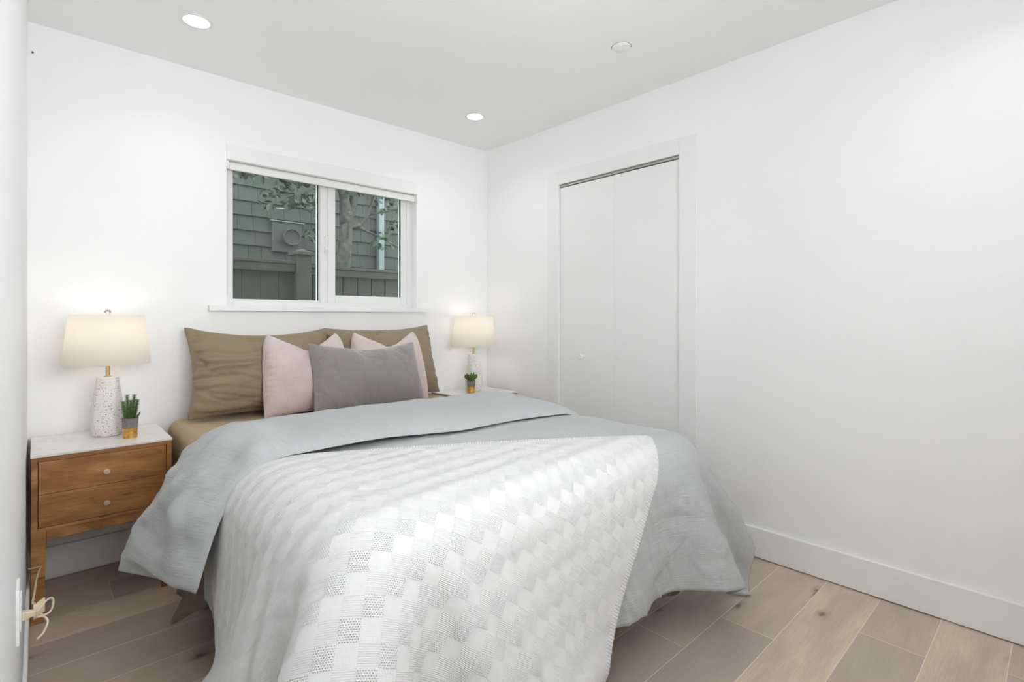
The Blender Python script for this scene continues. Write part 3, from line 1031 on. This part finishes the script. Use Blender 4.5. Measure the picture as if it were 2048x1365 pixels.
cre = np.exp(-(n2 / .055) ** 2) * np.clip((BY0 - uvY) / .2, 0, 1)
BODY = BODY + N * (nz * (.0055 + .004 * hangx) + cre * .007)[..., None]
me = mesh_np('duvet', BODY, grid_faces(*BODY.shape[:2]), np.stack([uvX, uvY], -1))
duv = link('duvet', me, M['duvet'], None, True)
md = duv.modifiers.new('thickness', 'SOLIDIFY'); md.thickness = .012; md.offset = -1
tag(duv, 'pale blue-grey cotton duvet spread over the bed and folded back', 'duvet')

# ---- duvet's turned-back band
def prof_interp(pts, n):
    pp = [Vector((p[0], 0, p[1])) for p in pts]
    sp = spline(pp, 400)
    L = [0]
    for a, b_ in zip(sp, sp[1:]): L.append(L[-1] + (b_ - a).length)
    L = np.array(L); A = np.array([(p.x, p.z) for p in sp])
    t = np.linspace(0, L[-1], n)
    return np.stack([np.interp(t, L, A[:, 0]), np.interp(t, L, A[:, 1])], 1), t
def make_band():
    nu, nv = 170, 44
    zt = .715
    right = [(1.75, zt + .002), (1.88, zt - .01), (1.975, zt - .06), (2.035, zt - .15), (2.055, zt - .28), (2.06, zt - .40)]
    fr = [(.345, .335), (.366, .43), (.392, .52), (.425, .605), (.470, .665), (.545, zt - .005), (.68, zt + .002), (1.2, zt + .004)] + right
    hd = [(.205, .285), (.268, .360), (.340, .452), (.400, .545), (.445, .622), (.525, .682), (.68, zt + .0), (1.2, zt + .004)] + right
    md_ = [(.320, .290), (.352, .385), (.385, .485), (.420, .582), (.465, .655), (.540, zt - .005), (.68, zt + .002), (1.2, zt + .004)] + right
    A, s0 = prof_interp(fr, nu); B, s1 = prof_interp(hd, nu); C, s2 = prof_interp(md_, nu)
    v = np.linspace(0, 1, nv)
    base = np.zeros((nu, nv, 3))
    for j, t in enumerate(v):
        wa, wc, wb = (1 - t) * (1 - 2 * t), 4 * t * (1 - t), t * (2 * t - 1)
        q = A * wa + C * wc + B * wb
        base[:, j, 0] = q[:, 0]; base[:, j, 2] = q[:, 1]
        x = q[:, 0]; hang = np.clip((.5 - x) / .2, 0, 1)
        yf = 1.70 - .075 * np.clip((x - .6) / 1.3, 0, 1) + .05 * hang + .012 * np.sin(x * 9)
        yh = 2.30 - .05 * np.clip((x - .6) / 1.3, 0, 1) - .0 * hang
        sj = np.linspace(0, s0[-1], nu)
        yh = yh - .075 * np.exp(-sj / .035); yf = yf + .02 * np.exp(-sj / .03)
        base[:, j, 1] = yf + (yh - yf) * t
        base[:, j, 2] -= .014 * np.clip((x - .95) / .3, 0, 1) * (1 - t) ** 2
    n = -grid_normals(base)
    if n[nu // 2, nv // 2, 2] < 0: n = -n
    T = .042 * (1 - np.abs(2 * v - 1) ** 3.0) ** (1 / 2.2)
    s = np.linspace(0, s0[-1], nu)
    endc = np.clip(s / .03, 0, 1) ** .5 * np.clip((s[-1] - s) / .03, 0, 1) ** .5
    uvU, uvV = np.meshgrid(s, v * .6, indexing='ij')
    nzb = np_noise(np.stack([uvU * 1.0, uvV, 0 * uvU], -1), (6, 4, 1), 9.2)
    nzs = np_noise(np.stack([uvU, uvV, 0 * uvU], -1), (16, 9, 1), 2.2)
    hang = np.clip((.62 - s) / .25, 0, 1)[:, None]
    am = .005 + .028 * hang
    groove = -.010 * np.exp(-((s - .045) / .008) ** 2)[:, None] * np.ones((1, nv))
    h = T[None, :] * endc[:, None] * (1 + .8 * hang) + ((nzb * am + nzs * am * .35) * np.clip((s - .02) / .12, .15, 1)[:, None] + groove) * np.minimum(1, (T / .03))[None, :] * np.minimum(1, s / .03)[:, None]
    outer = base + n * np.maximum(h, -.006)[..., None]
    inner = base - n * (.004 * (T / .036))[None, :, None]
    V = np.concatenate([outer.reshape(-1, 3), inner.reshape(-1, 3)])
    k = nu * nv
    F = [grid_faces(nu, nv, 0, True), grid_faces(nu, nv, k)]
    idx = np.arange(k).reshape(nu, nv)
    def strip(r, fl):
        a = np.stack([r[:-1], r[1:], r[1:] + k, r[:-1] + k], -1)
        return a[:, ::-1] if fl else a
    F += [strip(idx[0], False), strip(idx[-1], True), strip(idx[:, 0], True), strip(idx[:, -1], False)]
    uv = np.stack([uvV, uvU], -1)
    me = mesh_np('turned_back_edge', V, np.concatenate(F), np.concatenate([uv.reshape(-1, 2)] * 2))
    o = link('turned_back_edge', me, M['duvet'], duv, True)
    bm = bmesh.new(); bm.from_mesh(me); bmesh.ops.recalc_face_normals(bm, faces=bm.faces); bm.to_mesh(me); bm.free()
    return o
make_band()

# ---- knitted throw
def make_throw():
    gs = .02
    L, Hh = 1.70, 1.14
    ang = math.radians(-41)
    e1 = np.array([math.cos(ang), math.sin(ang)]); e2 = np.array([math.sin(ang), -math.cos(ang)])
    C = np.array([1.765, 1.13])
    us = np.arange(-L, .001, gs); vs = np.arange(0, Hh + .001, gs)
    U, V_ = np.meshgrid(us, vs, indexing='ij')
    bow = -.33 * np.clip(-U / 1.6, 0, 2) ** 1.6 * np.exp(-V_ / .6)
    XY = C + U[..., None] * e1 + (V_ - bow)[..., None] * e2
    P0 = np.concatenate([XY, np.zeros_like(U)[..., None]], -1)
    start = P0.copy(); start[..., 2] = BT + .085 + np.random.default_rng(8).normal(0, .001, U.shape)
    bc = body_coarse
    bv = [tuple(p) for p in bc.reshape(-1, 3)]
    bf = [tuple(int(q) for q in f) for f in grid_faces(*bc.shape[:2])]
    tree = BVHTree.FromPolygons(bv, bf)
    def col(P, st):
        yield next(bed_col(.052)(P, st))
        yield P[..., 0] < .03, np.stack([np.maximum(P[..., 0], .03), P[..., 1], P[..., 2]], -1)
        if st > 20 and st % 2 == 0:
            hit = np.zeros(P.shape[:2], bool); new = P.copy()
            for i in range(P.shape[0]):
                for j in range(P.shape[1]):
                    p = Vector(P[i, j])
                    q, nn, fi, dd = tree.find_nearest(p, .08)
                    if q is None: continue
                    sd = (p - q).dot(nn)
                    if nn.z < 0 and q.z > .5: continue
                    if sd < .016 and sd > -.07:
                        new[i, j] = q + nn * .016
                        hit[i, j] = True
            yield hit, new
    D = drape(P0, start, 170, col, bend=(2, 4), bend_k=.25, fr=.8, floor=.01)
    k = 4
    T = upsample(D, k)
    n, m = T.shape[:2]
    u = np.linspace(0, L, n); v = np.linspace(0, Hh, m)
    U, V_ = np.meshgrid(u, v, indexing='ij')
    eu = np.minimum(U, L - U); ev = np.minimum(V_, Hh - V_)
    border = (np.minimum(eu, ev) < .026).astype(float)
    along = np.where(eu < ev, V_, U)
    # scalloped rib edge
    Nn = grid_normals(T)
    sc = .0035 * np.abs(np.sin(along * PI / .018))
    edge = np.clip(1 - np.minimum(eu, ev) / .012, 0, 1)
    du = np.gradient(T, axis=0); du /= np.linalg.norm(du, axis=-1, keepdims=True)
    dv = np.gradient(T, axis=1); dv /= np.linalg.norm(dv, axis=-1, keepdims=True)
    su = np.where(U < L / 2, -1, 1) * (eu < ev); sv = np.where(V_ < Hh / 2, -1, 1) * (eu >= ev)
    T = T + (du * su[..., None] + dv * sv[..., None]) * (sc * edge)[..., None]
    # every patch of the knit puffs or sinks a little
    ci, cj = np.floor(U / .042), np.floor(V_ / .042)
    ty = np.mod(ci + cj, 3)
    pf = (np.abs(np.sin(U / .042 * PI)) * np.abs(np.sin(V_ / .042 * PI))) ** .5
    up = np.where(Nn[..., 2].mean() < 0, -1, 1)
    T = T + Nn * (up * pf * np.where(ty == 1, .0010, np.where(ty == 0, .0, .0)) * (1 - border))[..., None]
    me = mesh_np('throw_blanket', T, grid_faces(n, m, 0, up < 0), np.stack([U, V_], -1), {'border': border, 'along': along})
    o = link('throw_blanket', me, M['knit'], None, True)
    md = o.modifiers.new('thickness', 'SOLIDIFY'); md.thickness = .005; md.offset = 0
    tag(o, 'white textured knit throw laid askew over the foot of the bed', 'throw')
make_throw()

# ------------------------------------------------------------------ pillows
def pillow(name, w, h, mat, press, label, cat, group=None, gs=.0125, chop=0, seed=1, steps=150, sag=0, taper=0, rnd_c=0, flat=(.5, .5, .5), wrinkle=0, wr_scale=(2, 16, 1), edge_wr=0):
    n, m = int(w / gs) + 1, int(h / gs) + 1
    X, Z = np.meshgrid(np.linspace(-w / 2, w / 2, n), np.linspace(0, h, m), indexing='ij')
    R0 = np.stack([X, 0 * X, Z], -1)
    lin = batches(n, m, (2,)); bend = (2, 4)
    R = rest_of(R0, lin, bend)
    rg = np.random.default_rng(seed)
    S = [R0.copy(), R0.copy()]
    prof = (1 - (2 * X / w) ** 2) * (1 - (2 * Z / h - 1) ** 2)
    S[0][..., 1] -= .03 * prof + rg.normal(0, .0008, X.shape) * (prof > 0); S[1][..., 1] += .03 * prof
    V = [np.zeros_like(R0), np.zeros_like(R0)]
    bd = np.zeros((n, m), bool); bd[0] = bd[-1] = True; bd[:, 0] = bd[:, -1] = True
    for st in range(steps):
        old = [s.copy() for s in S]
        for q in (0, 1):
            nn = grid_normals(S[q]) * (1 if q == 0 else -1)
            # front sheet faces -y
            if q == 0 and nn[n // 2, m // 2, 1] > 0: nn = -nn
            if q == 1 and nn[n // 2, m // 2, 1] < 0: nn = -nn
            S[q] = S[q] + V[q] * .9 + nn * press * .0006
            S[q][..., 2] -= sag * .0002
        for _ in range(6):
            for q in (0, 1): solve(S[q], R, lin, bend, .25, 1)
            av = (S[0] + S[1]) / 2
            for q in (0, 1): S[q][bd] = av[bd]
        V = [s - o_ for s, o_ in zip(S, old)]
    A = np.stack(S)
    mn = A.reshape(-1, 3).min(0); mx = A.reshape(-1, 3).max(0)
    A[..., 0] = (A[..., 0] - (mn[0] + mx[0]) / 2) * (w / (mx[0] - mn[0]))
    A[..., 2] = (A[..., 2] - mn[2]) * (h / (mx[2] - mn[2]))
    S = [upsample(A[0], 2), upsample(A[1], 2)]
    nn_, mm_ = S[0].shape[:2]
    U, W_ = np.meshgrid(np.linspace(-w / 2, w / 2, nn_), np.linspace(0, h, mm_), indexing='ij')
    ef = np.clip(np.minimum(np.minimum(U + w / 2, w / 2 - U), np.minimum(W_, h - W_)) / .05, 0, 1)
    A = np.stack(S)
    xl, xr = A[0, 0, :, 0].copy(), A[0, -1, :, 0].copy()
    for q in (0, 1):
        t_ = (S[q][..., 0] - xl) / (xr - xl)
        nl, nr = xl + (-w / 2 - xl) * flat[0], xr + (w / 2 - xr) * flat[0]
        S[q][..., 0] = nl + (nr - nl) * t_
    zb, zt = S[0][:, 0, 2].copy()[:, None], S[0][:, -1, 2].copy()[:, None]
    for q in (0, 1):
        t_ = (S[q][..., 2] - zb) / (zt - zb)
        nb, nt = zb * (1 - flat[1]), zt + (h - zt) * flat[2]
        S[q][..., 2] = nb + (nt - nb) * t_
    xn_, zc_ = np.abs(U / (w / 2)), np.abs(2 * W_ / h - 1)
    cor = (xn_ * zc_) ** 5 * np.where(W_ > h / 2, 1, -.25)
    for q in (0, 1):
        S[q][..., 0] *= (1 - rnd_c * cor) * (1 - taper * (W_ / h) ** 1.6)
        S[q][..., 2] = h / 2 + (S[q][..., 2] - h / 2) * (1 - rnd_c * cor)
    if chop:
        xn = U / (w / 2)
        g_ = np.clip(1.06 - np.sqrt(xn * xn + .008) * 1.12, 0, 1)
        zn = W_ / h
        f_ = np.clip((zn - .35) / .65, 0, 1) ** 1.6
        for q in (0, 1):
            S[q][..., 2] -= chop * h * g_ * f_
            crease = np.exp(-((xn + .05) / .16) ** 2) * np.clip((zn - .45) / .3, 0, 1) * np.clip((1 - zn) / .12, 0, 1)
            S[q][..., 1] += (1 if q == 0 else -.4) * .030 * crease * np.minimum(1, np.abs(S[q][..., 1]) / .03)
    if wrinkle:
        wn = np_noise(np.stack([U, W_, 0 * U], -1), wr_scale, seed * 3.3)
        wn2 = np_noise(np.stack([U, W_ + .15 * U, 0 * U], -1), np.array(wr_scale) * (1.7, 1.3, 1), seed * 7.7)
        rid = .55 * np.clip(wn, -.6, .6) - .55 * np.exp(-(wn / .07) ** 2) * (.4 + .6 * (wn2 > 0)) - .3 * np.exp(-(wn2 / .09) ** 2)
        rid *= .35 + .65 * np.clip(.55 - U / w, 0, 1) if seed == 2 else 1
        nf = grid_normals(S[0]); nf = np.where(nf[nn_ // 2, mm_ // 2, 1] > 0, -nf, nf)
        S[0] = S[0] + nf * (rid * wrinkle * ef)[..., None]
    k = nn_ * mm_
    V_ = np.concatenate([S[0].reshape(-1, 3), S[1].reshape(-1, 3)])
    F = np.concatenate([grid_faces(nn_, mm_), grid_faces(nn_, mm_, k, True)])
    uv = np.stack([U, W_], -1).reshape(-1, 2)
    me = mesh_np(name, V_, F, np.concatenate([uv, uv + 3]))
    bm = bmesh.new(); bm.from_mesh(me)
    bmesh.ops.remove_doubles(bm, verts=bm.verts[:], dist=.0004)
    bmesh.ops.recalc_face_normals(bm, faces=bm.faces)
    bm.to_mesh(me); bm.free()
    o = link(name, me, mat, None, True)
    tag(o, label, cat, group)
    return o
def place(o, x, ymax, lean, rz=0, roll=0):
    # stands on the mattress, leaning back until its rearmost point reaches ymax
    R_ = Matrix.Rotation(math.radians(rz), 4, 'Z') @ Matrix.Rotation(-math.radians(lean), 4, 'X') @ Matrix.Rotation(math.radians(roll), 4, 'Y')
    vs = [R_ @ v.co for v in o.data.vertices]
    y = ymax - max(v.y for v in vs)
    z = BT + .003 - min(v.z for v in vs)
    o.matrix_world = Matrix.Translation((x, y, z)) @ R_
pl = pillow('pillow', .72, .46, M['pillow'], .62, 'creased tan pillow propped on the wall, nearer the left nightstand', 'pillow', 'tan bed pillows', wrinkle=.036, wr_scale=(1.5, 12, 1), seed=2, flat=(.35, .75, .3))
place(pl, .888, 3.055, 17, 0, 1.0)
pr = pillow('pillow', .72, .46, M['pillow'], .62, 'tan pillow on the closet side, half hidden behind the blush cushions', 'pillow', 'tan bed pillows', wrinkle=.014, wr_scale=(3, 9, 1), seed=5, flat=(.5, .75, .55))
place(pr, 1.604, 3.055, 17, 0, -1.0)
c1 = pillow('cushion', .48, .44, M['plush'], .72, 'square blush plush cushion, dented top, next to the bare tan pillow', 'cushion', 'blush plush cushions', chop=.27, seed=3, taper=.15, rnd_c=.07, flat=(1.0, .8, .8))
place(c1, 1.065, 2.885, 17, 2, 0)
c2 = pillow('cushion', .47, .44, M['plush'], .72, 'square blush plush cushion, dented top, on the closet side behind the grey one', 'cushion', 'blush plush cushions', chop=.27, seed=6, taper=.10, rnd_c=.07, flat=(1.0, .8, .8))
place(c2, 1.545, 2.885, 17, -2, 0)
c3 = pillow('cushion', .63, .385, M['velvet'], .8, 'oblong grey velvet cushion in front of the two blush ones', 'cushion', chop=.06, seed=9, taper=.03, flat=(.6, .75, .5), wrinkle=.007, wr_scale=(7, 7, 1))
place(c3, 1.33, 2.735, 22, -3, 1.0)

def press(back, front):
    # a soft cushion gives way where the one in front of it leans into it
    bm = bmesh.new(); bm.from_mesh(front.data); bm.transform(front.matrix_world)
    tree = BVHTree.FromBMesh(bm); bm.free()
    W, Wi = back.matrix_world, back.matrix_world.inverted()
    bm = bmesh.new(); bm.from_mesh(back.data); bm.transform(back.matrix_world)
    own = BVHTree.FromBMesh(bm); bm.free()
    for v in back.data.vertices:
        p = W @ v.co
        hit = tree.ray_cast(Vector((p.x, 5, p.z)), Vector((0, -1, 0)))[0]
        if hit is None or p.y > hit.y + .003: continue
        far = own.ray_cast(Vector((p.x, 5, p.z)), Vector((0, -1, 0)))[0]
        y = hit.y + .003
        if far is not None: y = min(y, far.y - .004) if p.y < far.y - .006 else p.y
        p.y = max(p.y, y)
        v.co = Wi @ p
press(c1, c3); press(c2, c3)
press(pl, c1); press(pl, c3); press(pr, c1); press(pr, c2); press(pr, c3)

# ------------------------------------------------------------------ outside the window
struct(MB().box(-3, 8, YB + .16, 9, -.45, -.35).build('ground', M['ground']))
# fence
FYY = 4.30
fn = empty('fence', (1.6, FYY, -.35), label='brown board fence with a capped post outside the window', cat='fence')
def fx(v): return v - 1.6
x = -.6; rnd = random.Random(3)
while x < 4.6:
    w_ = .135
    if not (1.52 < x + w_ / 2 < 1.70):
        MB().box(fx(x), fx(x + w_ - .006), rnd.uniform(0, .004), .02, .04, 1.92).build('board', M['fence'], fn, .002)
    x += w_
MB().box(fx(-.6), fx(1.545), -.04, 0, 1.875, 1.94).build('rail', M['fence'], fn, .004)
MB().box(fx(1.665), fx(4.6), -.04, 0, 1.86, 1.92).build('rail', M['fence'], fn, .004)
MB().box(fx(-.6), fx(1.545), -.05, .05, 1.94, 1.965).build('top_cap', M['fence_post'], fn, .004)
MB().box(fx(1.665), fx(4.6), -.05, .05, 1.92, 1.945).build('top_cap', M['fence_post'], fn, .004)
po = MB().box(fx(1.545), fx(1.665), -.06, .06, 0, 2.02).build('post', M['fence_post'], fn, .004)
b = MB(); b.box(fx(1.525), fx(1.685), -.08, .08, 2.02, 2.045); b.add([(fx(1.53), -.075, 2.045), (fx(1.68), -.075, 2.045), (fx(1.68), .075, 2.045), (fx(1.53), .075, 2.045), (fx(1.605), 0, 2.075)], [(0, 1, 4), (1, 2, 4), (2, 3, 4), (3, 0, 4), (3, 2, 1, 0)])
b.build('post_cap', M['fence_post'], po, .002)
# neighbouring house
HY = 5.60
hs = empty('house', (2.5, HY, -.35), label='grey-green shingled house wall seen through the window beyond the fence', cat='house')
b = MB()
b.box(-4.5, 4.5, .03, .2, 0, 4.6)
rnd = random.Random(21)
ch_ = .148
r = 0
while r * ch_ < 4.4:
    z0 = r * ch_ + .02
    x = -4.5 + rnd.uniform(-.15, 0)
    while x < 4.5:
        w_ = rnd.uniform(.11, .24)
        a, c = x + .0015, x + w_ - .0015
        dz = rnd.uniform(-.003, .003)
        lo = [(a, .0, z0 + dz), (c, .0, z0 + dz), (c, .03, z0 + dz), (a, .03, z0 + dz)]
        hi = [(a, .022, z0 + ch_ + .03), (c, .022, z0 + ch_ + .03), (c, .031, z0 + ch_ + .03), (a, .031, z0 + ch_ + .03)]
        b.hexa(lo, hi)
        x += w_
    r += 1
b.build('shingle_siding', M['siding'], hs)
vx, vz = 1.935 - 2.5, 2.005 + .35
vp = MB().box(vx - .15, vx + .15, -.025, .03, vz - .16, vz + .15).build('vent_block', M['siding_trim'], hs, .003)
MB().box(vx - .17, vx + .17, -.04, .0, vz + .151, vz + .163).build('flashing', M['downspout'], vp, .002)
b = MB(); b.lathe([(.074, -.03), (.074, .012), (.080, .014), (.080, .022), (.074, .024), (.074, .030), (.080, .032), (.080, .040), (.074, .042), (.074, .05), (.088, .054), (.088, .078), (.083, .084), (.077, .080), (.074, .066), (.03, .060), (.001, .060)], 40)
for k in range(14):
    pass
vh = b.build('vent_hood', M['siding_trim'], vp, smooth=True, auto=35)
vh.location = (vx + .02, -.03, vz - .01); vh.rotation_euler = (PI / 2, 0, 0)
MB().box(3.0 - 2.5 - .035, 3.0 - 2.5 + .035, -.075, -.005, 0, 3.4).build('downspout', M['downspout'], hs, .008)

# tree
tr = empty('tree', (2.25, 4.92, -.35), label='pale-barked leafy tree between the fence and the shingled house', cat='tree')
def pix(px, py, y):
    rr = (px - 1024) / 1030; dn = (py - 636) / 1030
    t = y / (.735 - .678 * rr)
    return Vector(((.678 + .735 * rr) * t, y, 1.156 - dn * t)) - Vector((2.25, 4.92, -.35))
def limb(pts, r0, r1, n=14, k=16):
    sp = spline(pts, k)
    return MB().tube(sp, [(r0 + (r1 - r0) * i / k) * (1 + .08 * math.sin(i * 2.1)) for i in range(k + 1)], n)
Yt = 4.92
MB().tube(spline([(0, 0, 0), (.02, 0, .8), pix(686, 560, Yt), pix(689, 500, Yt), pix(692, 460, Yt), pix(694, 425, Yt)], 24), [.085 - .0012 * i for i in range(25)], 16).build('trunk', M['bark'], tr, smooth=True)
for pts, r0, r1 in (([pix(692, 450, Yt), pix(690, 410, Yt), pix(684, 370, Yt), pix(676, 320, Yt - .05), pix(668, 250, Yt - .1)], .060, .03),
                    ([pix(694, 440, Yt), pix(706, 405, Yt), pix(716, 370, Yt + .03), pix(728, 310, Yt + .05), pix(738, 240, Yt)], .050, .02),
                    ([pix(694, 455, Yt), pix(716, 452, Yt - .05), pix(733, 437, Yt - .08), pix(744, 405, Yt - .1), pix(756, 375, Yt - .1)], .026, .014),
                    ([pix(718, 455, Yt - .05), pix(745, 468, Yt - .1), pix(775, 482, Yt - .15), pix(810, 505, Yt - .2)], .014, .005),
                    ([pix(736, 430, Yt - .08), pix(765, 425, Yt - .15), pix(800, 418, Yt - .2)], .012, .005),
                    ([pix(684, 370, Yt), pix(640, 365, Yt - .1), pix(600, 350, Yt - .2), pix(555, 335, Yt - .3), pix(500, 318, Yt - .35)], .020, .006),
                    ([pix(640, 365, Yt - .1), pix(612, 385, Yt - .2), pix(580, 392, Yt - .25), pix(552, 405, Yt - .3)], .010, .004),
                    ([pix(676, 330, Yt), pix(640, 300, Yt - .1), pix(590, 290, Yt - .2), pix(530, 300, Yt - .3), pix(470, 320, Yt - .3)], .018, .006)):
    limb(pts, r0, r1, 10).build('branch', M['bark'], tr, smooth=True)
b = MB(); rnd = random.Random(17)
def leaf(p, s):
    d = Vector((rnd.uniform(-1, 1), rnd.uniform(-1, .4), rnd.uniform(-1, .25))).normalized()
    e = d.orthogonal().normalized(); e.rotate(Matrix.Rotation(rnd.uniform(0, 6.28), 3, d)); f = d.cross(e)
    b.add([p, p + d * s * .35 + e * s * .28 + f * s * .05, p + d * s * .75 + e * s * .2 + f * s * .04, p + d * s - f * s * .06, p + d * s * .75 - e * s * .2 + f * s * .04, p + d * s * .35 - e * s * .28 + f * s * .05, p + d * s * .5],
          [(0, 1, 6), (1, 2, 6), (2, 3, 6), (3, 4, 6), (4, 5, 6), (5, 0, 6)])
for cx, cy, rx_, ry_, n_ in ((545, 385, 20, 12, 26), (575, 365, 24, 14, 34), (610, 360, 26, 16, 44), (620, 398, 22, 12, 46), (588, 405, 20, 10, 34), (632, 425, 14, 16, 20), (618, 470, 12, 14, 20), (500, 345, 30, 8, 20), (470, 345, 14, 6, 10),
                           (610, 505, 8, 8, 8), (536, 408, 12, 6, 10), (756, 385, 30, 16, 36), (785, 415, 20, 12, 26), (790, 450, 16, 16, 20), (770, 480, 26, 16, 16), (700, 382, 24, 10, 22), (540, 340, 60, 20, 60), (640, 330, 60, 24, 60), (720, 330, 50, 24, 60), (780, 350, 30, 20, 40), (690, 280, 120, 30, 120)):
    for _ in range(n_):
        a = rnd.uniform(0, 6.28); q = math.sqrt(rnd.random())
        leaf(pix(cx + rx_ * q * math.cos(a), cy + ry_ * q * math.sin(a), Yt - rnd.uniform(0, .35)), rnd.uniform(.045, .085))
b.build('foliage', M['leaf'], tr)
